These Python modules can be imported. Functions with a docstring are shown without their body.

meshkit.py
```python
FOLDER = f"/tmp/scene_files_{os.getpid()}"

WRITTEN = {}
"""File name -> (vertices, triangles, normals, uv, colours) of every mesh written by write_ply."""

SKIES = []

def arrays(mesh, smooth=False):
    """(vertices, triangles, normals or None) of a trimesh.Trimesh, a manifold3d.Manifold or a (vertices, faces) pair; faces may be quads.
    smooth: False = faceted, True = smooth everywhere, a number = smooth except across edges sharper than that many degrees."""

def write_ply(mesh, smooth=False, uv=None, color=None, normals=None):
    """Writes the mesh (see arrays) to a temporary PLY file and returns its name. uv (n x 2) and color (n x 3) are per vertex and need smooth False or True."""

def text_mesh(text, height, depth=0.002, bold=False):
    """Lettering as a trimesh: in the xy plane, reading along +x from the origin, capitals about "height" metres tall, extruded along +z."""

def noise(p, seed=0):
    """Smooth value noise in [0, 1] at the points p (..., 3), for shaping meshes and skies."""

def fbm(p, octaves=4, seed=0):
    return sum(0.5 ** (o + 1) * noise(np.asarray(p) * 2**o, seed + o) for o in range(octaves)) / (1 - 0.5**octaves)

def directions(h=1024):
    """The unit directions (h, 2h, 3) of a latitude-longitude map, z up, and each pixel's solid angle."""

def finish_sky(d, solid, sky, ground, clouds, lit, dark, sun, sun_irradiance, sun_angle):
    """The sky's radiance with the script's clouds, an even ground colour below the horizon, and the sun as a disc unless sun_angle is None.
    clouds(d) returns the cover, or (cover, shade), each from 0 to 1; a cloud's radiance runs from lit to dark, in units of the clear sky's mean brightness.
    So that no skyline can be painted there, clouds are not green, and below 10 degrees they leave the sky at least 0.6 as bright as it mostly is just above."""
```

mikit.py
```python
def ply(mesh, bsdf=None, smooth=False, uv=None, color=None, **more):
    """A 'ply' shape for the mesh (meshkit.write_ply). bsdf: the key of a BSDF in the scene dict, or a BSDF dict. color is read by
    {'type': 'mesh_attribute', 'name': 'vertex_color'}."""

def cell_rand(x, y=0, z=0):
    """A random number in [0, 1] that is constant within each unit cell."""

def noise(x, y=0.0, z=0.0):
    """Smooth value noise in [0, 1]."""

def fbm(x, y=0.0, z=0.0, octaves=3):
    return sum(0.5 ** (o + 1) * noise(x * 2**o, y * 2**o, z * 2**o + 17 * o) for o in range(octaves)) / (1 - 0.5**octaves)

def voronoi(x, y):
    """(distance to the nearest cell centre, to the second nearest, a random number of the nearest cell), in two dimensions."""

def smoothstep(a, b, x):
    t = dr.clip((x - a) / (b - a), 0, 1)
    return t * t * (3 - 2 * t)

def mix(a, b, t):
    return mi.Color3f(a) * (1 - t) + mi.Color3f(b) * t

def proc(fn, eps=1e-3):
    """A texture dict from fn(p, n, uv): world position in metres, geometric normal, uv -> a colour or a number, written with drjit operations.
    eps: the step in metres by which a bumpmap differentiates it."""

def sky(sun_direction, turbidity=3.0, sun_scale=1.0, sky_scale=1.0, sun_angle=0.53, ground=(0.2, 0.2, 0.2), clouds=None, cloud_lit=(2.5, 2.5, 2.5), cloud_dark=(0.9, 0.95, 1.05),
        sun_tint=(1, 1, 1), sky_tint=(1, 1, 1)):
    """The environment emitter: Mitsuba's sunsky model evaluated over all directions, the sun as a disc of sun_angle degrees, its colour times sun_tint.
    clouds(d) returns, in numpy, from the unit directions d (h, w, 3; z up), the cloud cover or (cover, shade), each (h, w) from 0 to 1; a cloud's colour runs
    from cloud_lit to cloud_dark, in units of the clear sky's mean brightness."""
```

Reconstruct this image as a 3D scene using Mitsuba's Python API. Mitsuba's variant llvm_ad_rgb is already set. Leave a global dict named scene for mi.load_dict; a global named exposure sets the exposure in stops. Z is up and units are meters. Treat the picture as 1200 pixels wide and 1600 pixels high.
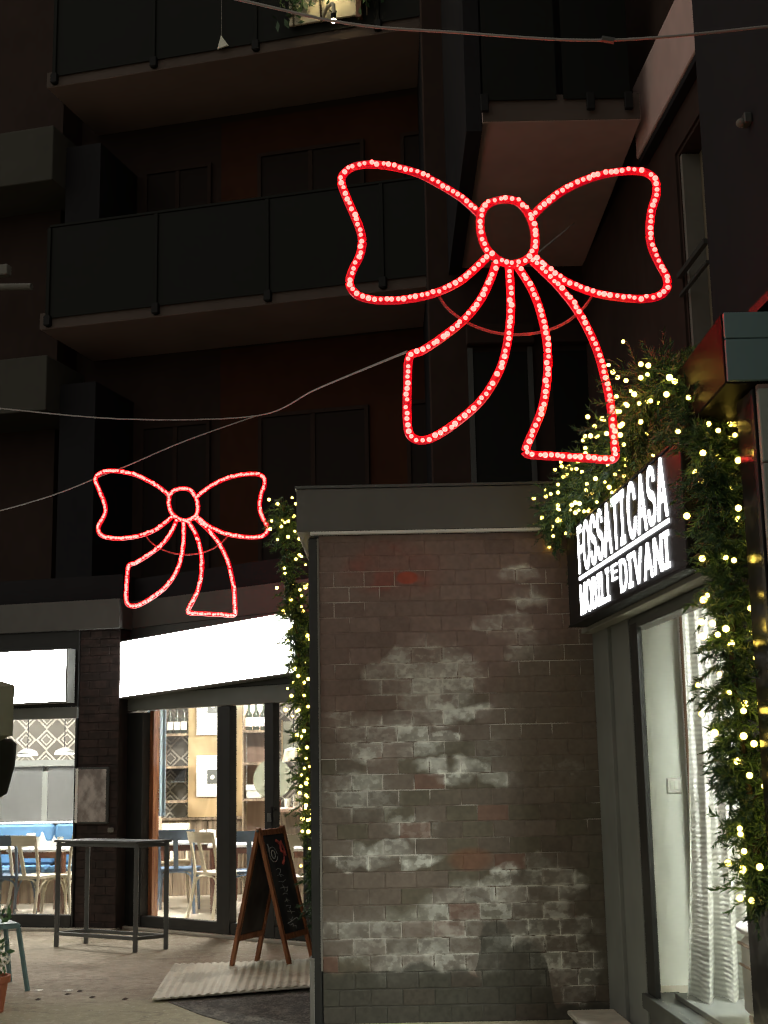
import math, random
import numpy as np, trimesh, drjit as dr, mitsuba as mi
import mikit, meshkit
from mikit import noise, fbm, voronoi, cell_rand, smoothstep, mix
from shapely.geometry import Polygon

T = mi.ScalarTransform4f
random.seed(7); rng = np.random.default_rng(7)
scene, labels = {}, {}

# ------------------------------------------------------------------ camera, sky, exposure
PITCH, ROLL = math.atan(390 / 2100), 0.019
eye = np.array([0, 0, 1.6])
fwd = np.array([0, math.cos(PITCH), math.sin(PITCH)])
up0 = np.array([0, -math.sin(PITCH), math.cos(PITCH)])
up = math.cos(ROLL) * up0 + math.sin(ROLL) * np.array([1.0, 0, 0])
scene['camera'] = {'type': 'perspective', 'fov': math.degrees(2 * math.atan(800 / 2100)), 'fov_axis': 'y', 'near_clip': 0.05, 'far_clip': 400.0,
                   'to_world': T().look_at(origin=eye.tolist(), target=(eye + fwd).tolist(), up=up.tolist())}
scene['sky'] = mikit.sky([0.2, -0.6, 0.7], turbidity=3, sun_scale=0.0, sky_scale=4.2, clouds=lambda d: 1.0,
                         cloud_lit=(1.0, 0.95, 0.82), cloud_dark=(1.0, 0.95, 0.82))
scene['sky']['sampling_weight'] = 40.0
labels['sky'] = {'label': 'dark night sky above the street', 'kind': 'structure'}
exposure = 0.0

# ------------------------------------------------------------------ helpers
def rgb(*c): return {'type': 'rgb', 'value': list(map(float, c))}
def pbr(name, color, rough=0.6, metal=0.0, spec=0.4, **kw):
    b = {'type': 'principled', 'base_color': color if isinstance(color, dict) else rgb(*color), 'roughness': rough, 'metallic': metal, 'specular': spec, **kw}
    scene[name] = {'type': 'twosided', 'bsdf': b}
    return name
def bumped(name, color, fn, rough=0.7, eps=0.002, scale=1.0, **kw):
    b = {'type': 'principled', 'base_color': color if isinstance(color, dict) else rgb(*color), 'roughness': rough, 'specular': 0.35, **kw}
    scene[name] = {'type': 'twosided', 'bsdf': {'type': 'bumpmap', 'arbitrary': mikit.proc(fn, eps), 'scale': scale, 'bsdf': b}}
    return name

used = {}
def key_for(name, parent=None):
    base = f'{parent}__{name}' if parent else name
    n = used.get(base, 0); used[base] = n + 1
    return base if n == 0 else f'{base}_{n:03d}'
def tag(key, label=None, cat=None, group=None, kind=None):
    d = labels.setdefault(key, {})
    for k, v in (('label', label), ('category', cat), ('group', group), ('kind', kind)):
        if v: d[k] = v
    return key
def thing(name, label, cat, group=None):
    return tag(key_for(name), label, cat, group)
def put(name, mesh, mat, parent=None, smooth=False, emit=None, weight=1.0, kind=None, label=None, to_world=None):
    k = key_for(name, parent)
    d = mikit.ply(mesh, mat, smooth=smooth)
    if emit is not None:
        d['emitter'] = {'type': 'area', 'radiance': rgb(*emit), 'sampling_weight': float(weight)}
    if to_world is not None: d['to_world'] = to_world
    scene[k] = d
    if kind or label: tag(k, label, kind=kind)
    return k
def struct(name, mesh, mat, label, **kw):
    k = put(name, mesh, mat, None, **kw); tag(k, label, kind='structure'); return k

class Fr:
    """local frame of an upright plane: s along it, t out of it towards the street, z up"""
    def __init__(self, o, d):
        d = np.array(d, float); d /= np.linalg.norm(d)
        self.o, self.d = np.array(o, float), d
        self.n = np.array([-d[1], d[0]])
        if self.n @ (-self.o) < 0: self.n = -self.n
        self.M = np.eye(4); self.M[:2, 0] = d; self.M[:2, 1] = self.n; self.M[:2, 3] = self.o
    def __call__(self, m):
        m = m.copy(); m.apply_transform(self.M)
        return m
    def P(self, s, t, z): return np.array([*(self.o + s * self.d + t * self.n), z])
WORLD = Fr([0, -1], [1, 0]); WORLD.M = np.eye(4); WORLD.o = np.zeros(2); WORLD.n = np.array([0, 1.0])

def box(x0, x1, y0, y1, z0, z1, ch=0.0):
    e = np.array([x1 - x0, y1 - y0, z1 - z0])
    if ch > 0:
        c = min(ch, 0.45 * e.min())
        p = []
        for sx in (-1, 1):
            for sy in (-1, 1):
                for sz in (-1, 1):
                    q = np.array([sx, sy, sz]) * e / 2
                    for a in range(3):
                        r = q - np.array([sx, sy, sz]) * c; r[a] = q[a]; p.append(r)
        m = trimesh.convex.convex_hull(np.array(p))
    else:
        m = trimesh.creation.box(e)
    m.apply_translation([(x0 + x1) / 2, (y0 + y1) / 2, (z0 + z1) / 2])
    return m
def cat(*ms): return trimesh.util.concatenate([m for m in ms if m is not None])
def tube(pts, r, sides=8, closed=False):
    p = np.asarray(pts, float); n = len(p)
    if closed:
        t = np.roll(p, -1, 0) - np.roll(p, 1, 0)
    else:
        t = np.gradient(p, axis=0)
    t /= np.linalg.norm(t, axis=1, keepdims=True) + 1e-12
    a = np.cross(t, [0, 0, 1.0] if abs(t[:, 2]).mean() < 0.8 else [0, 1.0, 0])
    a /= np.linalg.norm(a, axis=1, keepdims=True) + 1e-9
    b = np.cross(t, a); ang = np.arange(sides) * 2 * np.pi / sides
    R = np.broadcast_to(np.asarray(r, float), (n,))[:, None, None]
    v = p[:, None] + R * (np.cos(ang)[None, :, None] * a[:, None] + np.sin(ang)[None, :, None] * b[:, None])
    f = []
    m = n if closed else n - 1
    for i in range(m):
        j = (i + 1) % n
        for k in range(sides):
            l = (k + 1) % sides
            f += [[i * sides + k, i * sides + l, j * sides + l], [i * sides + k, j * sides + l, j * sides + k]]
    v = v.reshape(-1, 3)
    if not closed:
        v = np.vstack([v, p[0], p[-1]])
        for k in range(sides):
            l = (k + 1) % sides
            f += [[n * sides, l, k], [n * sides + 1, (n - 1) * sides + k, (n - 1) * sides + l]]
    m_ = trimesh.Trimesh(v, f, process=False); m_.fix_normals() if False else None
    return m_
def rod(a, b, r, sides=8): return tube([a, b], r, sides)
def bar(a, b, w, d=None, upv=(0, 0, 1)):
    """square bar from a to b"""
    a, b = np.array(a, float), np.array(b, float); L = np.linalg.norm(b - a); z = (b - a) / L
    x = np.cross(upv, z)
    if np.linalg.norm(x) < 1e-3: x = np.cross((0, 1, 0), z)
    x /= np.linalg.norm(x); y = np.cross(z, x)
    m = trimesh.creation.box([w, d or w, L]); M = np.eye(4); M[:3, 0], M[:3, 1], M[:3, 2], M[:3, 3] = x, y, z, (a + b) / 2
    m.apply_transform(M); return m
def lathe(profile, n=20, at=(0, 0, 0)):
    m = trimesh.creation.revolve(np.array(profile, float), sections=n); m.apply_translation(at); return m
def ball(r, at, sub=1):
    m = trimesh.creation.icosphere(subdivisions=sub, radius=r); m.apply_translation(at); return m
def spline(pts, n, closed=False):
    """Catmull-Rom through the points, resampled to even steps"""
    p = np.asarray(pts, float); N = len(p); out = []
    segs = N if closed else N - 1
    for i in range(segs):
        q = [p[(i + k) % N] if closed else p[min(max(i + k, 0), N - 1)] for k in (-1, 0, 1, 2)]
        for t in np.linspace(0, 1, 12, endpoint=False):
            out.append(0.5 * (2 * q[1] + (q[2] - q[0]) * t + (2 * q[0] - 5 * q[1] + 4 * q[2] - q[3]) * t * t + (3 * q[1] - q[0] - 3 * q[2] + q[3]) * t ** 3))
    out.append(p[0] if closed else p[-1]); out = np.array(out)
    L = np.r_[0, np.cumsum(np.linalg.norm(np.diff(out, axis=0), axis=1))]
    s = np.linspace(0, L[-1], n, endpoint=not closed)
    return np.stack([np.interp(s, L, out[:, k]) for k in range(out.shape[1])], 1), L[-1]

# ------------------------------------------------------------------ materials
def plaster_fn(col, amp=0.35, f=1.7):
    c = mi.ScalarColor3f(*col) if False else col
    def fn(p, n, uv):
        k = fbm(p.x * f, p.y * f, p.z * f, 4)
        d = fbm(p.x * 9, p.y * 9, p.z * 4 + 5, 3)
        s = 1 - amp + amp * 2 * (0.65 * k + 0.35 * d)
        return mi.Color3f(c[0], c[1], c[2]) * s
    return mikit.proc(fn)
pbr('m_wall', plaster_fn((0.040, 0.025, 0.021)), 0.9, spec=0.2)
pbr('m_rust', plaster_fn((0.058, 0.021, 0.011)), 0.9, spec=0.2)
pbr('m_soffit', plaster_fn((0.25, 0.19, 0.178), 0.2), 0.9, spec=0.2)
pbr('m_band', plaster_fn((0.17, 0.165, 0.15), 0.25), 0.9, spec=0.2)
pbr('m_window_dark', (0.024, 0.0165, 0.0145), 0.6, spec=0.1)
pbr('m_front_shade', plaster_fn((0.10, 0.078, 0.07), 0.25), 0.9, spec=0.2)  # slab plaster with shade painted in, for the balcony fronts
pbr('m_wing_soffit', plaster_fn((0.50, 0.365, 0.345), 0.2), 0.9, spec=0.2)
pbr('m_far_band', plaster_fn((0.06, 0.058, 0.05), 0.25), 0.9, spec=0.2)
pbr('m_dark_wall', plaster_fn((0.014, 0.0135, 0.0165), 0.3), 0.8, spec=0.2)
pbr('m_fascia', plaster_fn((0.085, 0.084, 0.079), 0.25, 1.1), 0.55, spec=0.4)
pbr('m_frame', plaster_fn((0.05, 0.054, 0.052), 0.25, 3), 0.4, spec=0.5)
pbr('m_frame_grey', plaster_fn((0.16, 0.17, 0.16), 0.2, 3), 0.45, spec=0.5)
pbr('m_door_frame', plaster_fn((0.017, 0.018, 0.018), 0.25, 3), 0.4, spec=0.4)
pbr('m_black', (0.012, 0.012, 0.013), 0.5, spec=0.15)
pbr('m_trim', (0.6, 0.6, 0.58), 0.5)
pbr('m_steel', plaster_fn((0.10, 0.105, 0.105), 0.3, 14), 0.4, metal=0.3)
pbr('m_glassdark', (0.0105, 0.0115, 0.0102), 0.45, spec=0.10)
pbr('m_gloss_dark', (0.010, 0.009, 0.010), 0.38, spec=0.015)
pbr('m_teal', (0.10, 0.165, 0.18), 0.4)
pbr('m_cable', (0.30, 0.28, 0.27), 0.6)
pbr('m_whitepaint', plaster_fn((0.66, 0.69, 0.62), 0.06), 0.7)
pbr('m_white', (0.8, 0.8, 0.77), 0.5)
pbr('m_cream', (0.72, 0.66, 0.50), 0.45)
pbr('m_blue', (0.12, 0.20, 0.33), 0.5)
pbr('m_bluechair', (0.075, 0.12, 0.19), 0.45)
pbr('m_banquette', (0.10, 0.23, 0.40), 0.55)
pbr('m_bluecurtain', (0.42, 0.52, 0.58), 0.8)
pbr('m_terracotta', plaster_fn((0.30, 0.10, 0.05), 0.25, 8), 0.8)
pbr('m_canvas', plaster_fn((0.24, 0.25, 0.19), 0.2, 5), 0.9, spec=0.2)
pbr('m_cloth_dark', plaster_fn((0.022, 0.024, 0.02), 0.3, 9), 0.95, spec=0.1)
pbr('m_brown', (0.10, 0.035, 0.02), 0.5)
pbr('m_tealmetal', plaster_fn((0.10, 0.17, 0.17), 0.4, 20), 0.45)
pbr('m_red_tube', (0.5, 0.01, 0.012), 0.3)
pbr('m_red_wire', (0.45, 0.10, 0.10), 0.4)
pbr('m_bulb', (0.8, 0.8, 0.8), 0.4)
pbr('m_bottle', (0.02, 0.025, 0.018), 0.12, spec=0.6)
pbr('m_labelpaper', (0.8, 0.78, 0.7), 0.7)
pbr('m_chalk', (0.36, 0.37, 0.37), 0.9)
pbr('m_chalkred', (0.5, 0.10, 0.09), 0.9)
pbr('m_socket', (0.6, 0.6, 0.55), 0.4)
pbr('m_needle', plaster_fn((0.038, 0.082, 0.037), 0.6, 6), 0.5, spec=0.4)
pbr('m_needle_light', plaster_fn((0.075, 0.15, 0.06), 0.5, 6), 0.5, spec=0.4)
pbr('m_twig', (0.05, 0.035, 0.02), 0.8)
pbr('m_petal', (0.75, 0.75, 0.66), 0.6)
pbr('m_sofa', plaster_fn((0.52, 0.50, 0.44), 0.15, 10), 0.9)
pbr('m_duvet', (0.82, 0.81, 0.78), 0.8)
scene['m_pane'] = {'type': 'thindielectric', 'int_ior': 1.5}

def wood_fn(a, b, fx=30.0, fz=1.5):
    def fn(p, n, uv):
        g = fbm(p.x * fx + 3 * noise(p.x * 3, p.y * 3, p.z * 1.3), p.y * fx, p.z * fz, 3)
        return mix(a, b, smoothstep(0.25, 0.75, g))
    return mikit.proc(fn)
pbr('m_wood_orange', wood_fn((0.17, 0.058, 0.022), (0.33, 0.125, 0.05), 60, 3), 0.45)
pbr('m_wood_tan', wood_fn((0.44, 0.31, 0.16), (0.58, 0.42, 0.23), 9, 0.8), 0.6)
pbr('m_wood_grey', wood_fn((0.14, 0.10, 0.065), (0.34, 0.26, 0.18), 25, 1.2), 0.7)
pbr('m_wood_pink', wood_fn((0.36, 0.24, 0.17), (0.46, 0.32, 0.24), 14, 0.8), 0.7)

def ground_fn(p, n, uv):
    a = fbm(p.x * 1.3, p.y * 1.3, 0.0, 5); b = fbm(p.x * 22, p.y * 22, 3.0, 3); c = noise(p.x * 120, p.y * 120)
    dirt = smoothstep(0.52, 0.75, fbm(p.x * 0.7 + 9, p.y * 1.9 + 4, 1.0, 5))
    crack = smoothstep(0.02, 0.0, dr.abs(fbm(p.x * 0.9, p.y * 2.4, 7.0, 5) - 0.5))
    col = mix((0.225, 0.190, 0.142), (0.31, 0.268, 0.205), smoothstep(0.25, 0.75, a * 0.6 + b * 0.4))
    col = mix(col, (0.20, 0.17, 0.115), dirt * 0.55)
    far = smoothstep(9.9, 9.3, p.y + 0.35 * (a - 0.5) + 0.1 * p.x)      # greener tone nearer the street
    col = mix(col, mi.Color3f(0.235, 0.225, 0.145), far * 0.7)
    col = col * (0.78 + 0.44 * (0.6 * b + 0.4 * c))
    d1, d2, id_ = voronoi(p.x * 3.1, p.y * 3.1)
    gum = smoothstep(0.075, 0.05, d1 + 0.03 * c) * smoothstep(0.45, 0.5, id_)
    col = mix(col, mi.Color3f(0.10, 0.09, 0.07), gum * 0.6)
    speck = smoothstep(0.80, 0.88, noise(p.x * 42, p.y * 42, 4.0))
    col = mix(col, mi.Color3f(0.40, 0.37, 0.30), speck * 0.4)
    return mix(col, (0.10, 0.085, 0.06), crack * 0.45)
bumped('m_ground', mikit.proc(ground_fn), lambda p, n, uv: fbm(p.x * 35, p.y * 35, 0.0, 3) * 0.006 + noise(p.x * 160, p.y * 160) * 0.002, 0.85)
def asphalt_fn(p, n, uv):
    g = noise(p.x * 90, p.y * 90) * 0.5 + 0.5 * fbm(p.x * 14, p.y * 14, 2.0, 3)
    return mix((0.04, 0.038, 0.034), (0.15, 0.14, 0.12), smoothstep(0.35, 0.8, g))
bumped('m_asphalt', mikit.proc(asphalt_fn), lambda p, n, uv: noise(p.x * 90, p.y * 90) * 0.006, 0.9)
def mat_fn(p, n, uv):
    d = fbm(p.x * 4, p.y * 4, 1.0, 4)
    return mix((0.30, 0.285, 0.215), (0.47, 0.45, 0.36), smoothstep(0.3, 0.7, d + 0.15 * noise(p.x * 60, p.y * 60)))
pbr('m_mat', mikit.proc(mat_fn), 0.7)
def stone_fn(p, n, uv):
    return mix((0.32, 0.30, 0.25), (0.5, 0.48, 0.41), fbm(p.x * 12, p.y * 12, p.z * 12, 4))
pbr('m_stone', mikit.proc(stone_fn), 0.7)
def polished_fn(p, n, uv):
    v = smoothstep(0.04, 0.0, dr.abs(fbm(p.x * 2.2, p.y * 2.2, p.z * 2.2, 5) - 0.5))
    return mix((0.012, 0.011, 0.012), (0.05, 0.045, 0.04), v * 0.6 + 0.15 * fbm(p.x * 30, p.y * 30, p.z * 30, 2))
bumped('m_polished', mikit.proc(polished_fn), lambda p, n, uv: fbm(p.x * 5, p.y * 5, p.z * 2, 2) * 0.012, 0.16, spec_tint=0.0)
def tile_fn(p, n, uv):
    return mix((0.16, 0.185, 0.17), (0.25, 0.275, 0.25), fbm(p.x * 9, p.y * 9, p.z * 9, 4))
pbr('m_tile', mikit.proc(tile_fn), 0.5)
pbr('m_interior_floor', plaster_fn((0.50, 0.46, 0.38), 0.15, 5), 0.4)
pbr('m_ceiling', (0.7, 0.68, 0.62), 0.9)
pbr('m_greywall', plaster_fn((0.085, 0.088, 0.088), 0.1), 0.7)

def wallpaper_fn(p, n, uv):
    a, b = p.x / 0.26, p.z / 0.26
    u, v = dr.abs(a - dr.floor(a) - 0.5), dr.abs(b - dr.floor(b) - 0.5)
    d = u + v
    ln = smoothstep(0.075, 0.045, dr.abs(d - 0.46)) + smoothstep(0.055, 0.03, dr.abs(d - 0.25))
    col = mix((0.085, 0.078, 0.066), (0.32, 0.30, 0.26), dr.clip(ln, 0, 1) * (0.75 + 0.25 * noise(p.x * 40, p.z * 40)))
    return mix(col, (0.12, 0.11, 0.093), smoothstep(0.2, 0.12, d) * 0.7)
pbr('m_wallpaper', mikit.proc(wallpaper_fn), 0.85, spec=0.2)

# brick cladding: colour per brick, with lime bloom where the wall is damp (u, v on the wall in metres: x + 0.44, z)
BR_L, BR_H, WALL_X0, WALL_Y = 0.2, 0.1013, -0.44, 8.8
BLOOM = [(1.33, 2.81, .11, .05, 1.0), (1.36, 2.63, .14, .07, .65), (1.22, 2.44, .16, .09, .7), (1.30, 2.32, .12, .08, .45), (.75, 2.18, .22, .16, .55), (.56, 2.19, .16, .10, .55), (.71, 2.05, .22, .16, .75),
         (.99, 2.14, .12, .10, .75), (.40, 2.10, .14, .10, .5), (.13, 1.90, .11, .05, .95), (.34, 1.80, .28, .09, .85), (.74, 1.92, .16, .12, .85), (.50, 1.68, .34, .09, .6), (.79, 1.73, .12, .05, 1.0), (.96, 1.9, .14, .05, .7),
         (.86, 1.53, .22, .06, .9), (1.53, 1.51, .11, .06, .8), (1.12, 1.49, .22, .06, .5), (.27, 1.37, .2, .14, .45), (.6, 1.21, .2, .07, .55), (.24, 1.0, .2, .05, .95), (.66, .98, .14, .06, .95), (.42, 1.06, .3, .05, .5),
         (1.18, .89, .1, .05, 1.0), (1.48, .86, .16, .1, .8), (1.25, .74, .34, .12, .7), (1.0, .6, .42, .16, .55), (1.6, .58, .16, .07, 1.0), (1.36, .5, .26, .1, 1.0), (1.45, .62, .2, .06, .8), (.72, .38, .4, .12, .65), (1.5, .32, .22, .13, .95), (1.62, .2, .12, .14, .8), (.3, .55, .3, .18, .4), (1.3, 1.62, .3, .2, .15)]
def brick_cell(p):
    r = dr.floor(p.z / BR_H)
    x = (p.x - WALL_X0) / BR_L + 0.5 * (r - 2 * dr.floor(r / 2))
    return x, r, dr.floor(x)
def bloom(p):
    u0, w0 = p.x - WALL_X0, p.z
    u = u0 + 0.24 * (fbm(u0 * 5, w0 * 5, 3.0, 4) - 0.5); w = w0 + 0.20 * (fbm(u0 * 6, w0 * 6, 8.0, 3) - 0.5)
    b = mi.Float(0)
    for (cx, cz, rx, rz, k) in BLOOM:
        q = dr.square((u - cx) / rx) + dr.square((w - cz) / rz)
        b = dr.maximum(b, k * smoothstep(1.7, 0.15, q))
    return b
def brick_base(p, k1, k2, k3):
    u, w = p.x - WALL_X0, p.z
    grain = fbm(p.x * 40, p.z * 40, 1.0, 3); cloud = fbm(u * 2.6, w * 2.6, 11.0, 4)
    up_ = smoothstep(1.3, 2.3, w + 0.5 * (cloud - 0.5) - 0.25 * u)
    col = mix(mix((0.130, 0.106, 0.084), (0.185, 0.150, 0.124), k1), mix((0.215, 0.150, 0.134), (0.270, 0.190, 0.170), k1), up_)
    col = mix(col, mi.Color3f(0.125, 0.112, 0.078), 0.75 * smoothstep(0.70, 0.85, k2) * (1 - up_))
    col = mix(col, mi.Color3f(0.19, 0.105, 0.078), smoothstep(0.93, 0.96, k3) * (1 - 0.7 * up_) * 0.8)
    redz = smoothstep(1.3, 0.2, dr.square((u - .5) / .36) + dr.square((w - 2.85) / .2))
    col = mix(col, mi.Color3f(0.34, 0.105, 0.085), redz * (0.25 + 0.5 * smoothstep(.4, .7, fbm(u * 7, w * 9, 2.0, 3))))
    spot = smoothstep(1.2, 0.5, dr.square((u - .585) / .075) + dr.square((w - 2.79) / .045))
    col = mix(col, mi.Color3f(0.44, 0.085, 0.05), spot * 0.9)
    rusty = smoothstep(1.2, 0.3, dr.square((u - .95) / .16) + dr.square((w - .98) / .08))
    col = mix(col, mi.Color3f(0.20, 0.09, 0.05), rusty * 0.7)
    over = smoothstep(1.25, 0.7, dr.square((u - 1.55) / .42) + dr.square((w - 1.85) / .5))     # smooth brown overpaint at the right
    col = mix(col, mi.Color3f(0.185, 0.150, 0.120), over * 0.85)
    edge = smoothstep(1.50, 1.75, u) * smoothstep(1.9, 1.0, w)
    col = mix(col, mi.Color3f(0.115, 0.108, 0.085), edge * 0.7)
    return col * 0.74 * (0.68 + 0.64 * (0.55 * grain + 0.45 * cloud)), over, grain
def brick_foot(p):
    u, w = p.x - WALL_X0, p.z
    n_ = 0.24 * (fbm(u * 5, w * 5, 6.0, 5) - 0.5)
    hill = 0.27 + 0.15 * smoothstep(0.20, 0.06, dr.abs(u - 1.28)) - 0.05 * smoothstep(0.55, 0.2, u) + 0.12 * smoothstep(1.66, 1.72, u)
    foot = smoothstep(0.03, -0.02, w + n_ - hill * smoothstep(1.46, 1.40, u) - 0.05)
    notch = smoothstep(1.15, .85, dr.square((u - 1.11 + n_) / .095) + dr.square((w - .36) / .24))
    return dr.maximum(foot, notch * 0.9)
def brick_fn(p, n, uv):
    x, r, c = brick_cell(p)
    k1, k2, k3 = cell_rand(c, r, 1), cell_rand(c, r, 2), cell_rand(c, r, 3)
    col, over, grain = brick_base(p, k1, k2, k3)
    u, w = p.x - WALL_X0, p.z
    fx, fz = x - c, p.z / BR_H - r
    de = dr.minimum(dr.minimum(fx, 1 - fx) * BR_L, dr.minimum(fz, 1 - fz) * BR_H)
    rim = smoothstep(0.020, 0.004, de + 0.014 * (fbm(u * 30, w * 30, 5.0, 2) - 0.5))
    st = 0.55 * smoothstep(0.34, 0.70, fbm(u * 6, w * 8, 4.0, 4)) + 0.6 * smoothstep(0.42, 0.66, fbm(u * 26, w * 34, 14.0, 4)); b0 = bloom(p) * (1 - 0.85 * over)
    b = b0 * (0.22 + 0.75 * st) * (0.35 + 0.95 * smoothstep(0.25, 0.8, k2)) + 0.35 * b0 * rim * (0.4 + st)
    col = mix(col, mix((0.50, 0.51, 0.46), (0.78, 0.80, 0.75), grain), dr.clip(b, 0, 1) * 0.8)
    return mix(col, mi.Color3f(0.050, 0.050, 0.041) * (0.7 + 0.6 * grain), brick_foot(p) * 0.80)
bumped('m_brick', mikit.proc(brick_fn), lambda p, n, uv: fbm(p.x * 60, p.z * 60, 1.0, 3) * 0.004 + fbm(p.x * 12, p.z * 12, 1.0, 2) * 0.004, 0.75)
def mortar_fn(p, n, uv):
    h = mi.Float(0.4)
    col, over, grain = brick_base(p, h, h, h)
    g = smoothstep(0.35, 0.6, fbm(p.x * 14, p.z * 14, 1.0, 3))
    col = mix(col * 1.05, mi.Color3f(0.70, 0.70, 0.64), dr.clip(bloom(p) * 1.1, 0, 1) * (1 - 0.9 * over) * g)
    streak = smoothstep(0.60, 0.72, fbm(p.x * 2.0, p.z * 5.0, 21.0, 3))
    col = mix(col, mi.Color3f(0.5, 0.48, 0.44), 0.6 * streak)
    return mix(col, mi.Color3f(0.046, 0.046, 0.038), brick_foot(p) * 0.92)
pbr('m_mortar', mikit.proc(mortar_fn), 0.9)
def pillar_fn(p, n, uv):
    r = dr.floor(p.z / 0.075); c = dr.floor(p.x / 0.12 + 0.5 * r)
    return mix((0.022, 0.016, 0.0145), (0.040, 0.025, 0.022), cell_rand(c, r, 5)) * (0.7 + 0.6 * fbm(p.x * 30, p.z * 30, 1.0, 3))
pbr('m_pillar_mortar', (0.022, 0.017, 0.0155), 0.9)
pbr('m_pillar', mikit.proc(pillar_fn), 0.85)
def board_fn(p, n, uv):
    s = fbm(p.x * 5, p.y * 5, p.z * 3, 4)
    return mix((0.018, 0.018, 0.018), (0.06, 0.06, 0.056), smoothstep(0.4, 0.8, s))
pbr('m_board', mikit.proc(board_fn), 0.33, spec=0.6)
def menu_fn(p, n, uv):
    return mix((0.22, 0.19, 0.18), (0.48, 0.44, 0.42), smoothstep(0.3, 0.75, fbm(p.x * 14, p.y * 14, p.z * 9, 4)))
pbr('m_menu', mikit.proc(menu_fn), 0.3)
def blind_fn(p, n, uv):
    return mix((0.16, 0.13, 0.09), (0.20, 0.165, 0.12), fbm(p.x * 3, p.y * 9, p.z * 2, 3))
pbr('m_blind', mikit.proc(blind_fn), 0.8)

# ------------------------------------------------------------------ ground
struct('ground', box(-150, 150, -120, 160, -0.4, 0.0), 'm_ground', 'worn beige concrete paving of the alley')
pp = Polygon([(-1.50, 9.72), (-1.1, 9.95), (-0.52, 10.12), (-0.46, 9.0), (-0.46, 8.55), (-0.75, 8.6), (-1.2, 9.2)]).buffer(0.05)
patch = trimesh.creation.extrude_polygon(pp, 0.008, engine='earcut'); patch.apply_translation([0, 0, -0.004])
struct('asphalt_patch', patch, 'm_asphalt', 'dark rough asphalt patch in the paving beside the brick wall')

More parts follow.
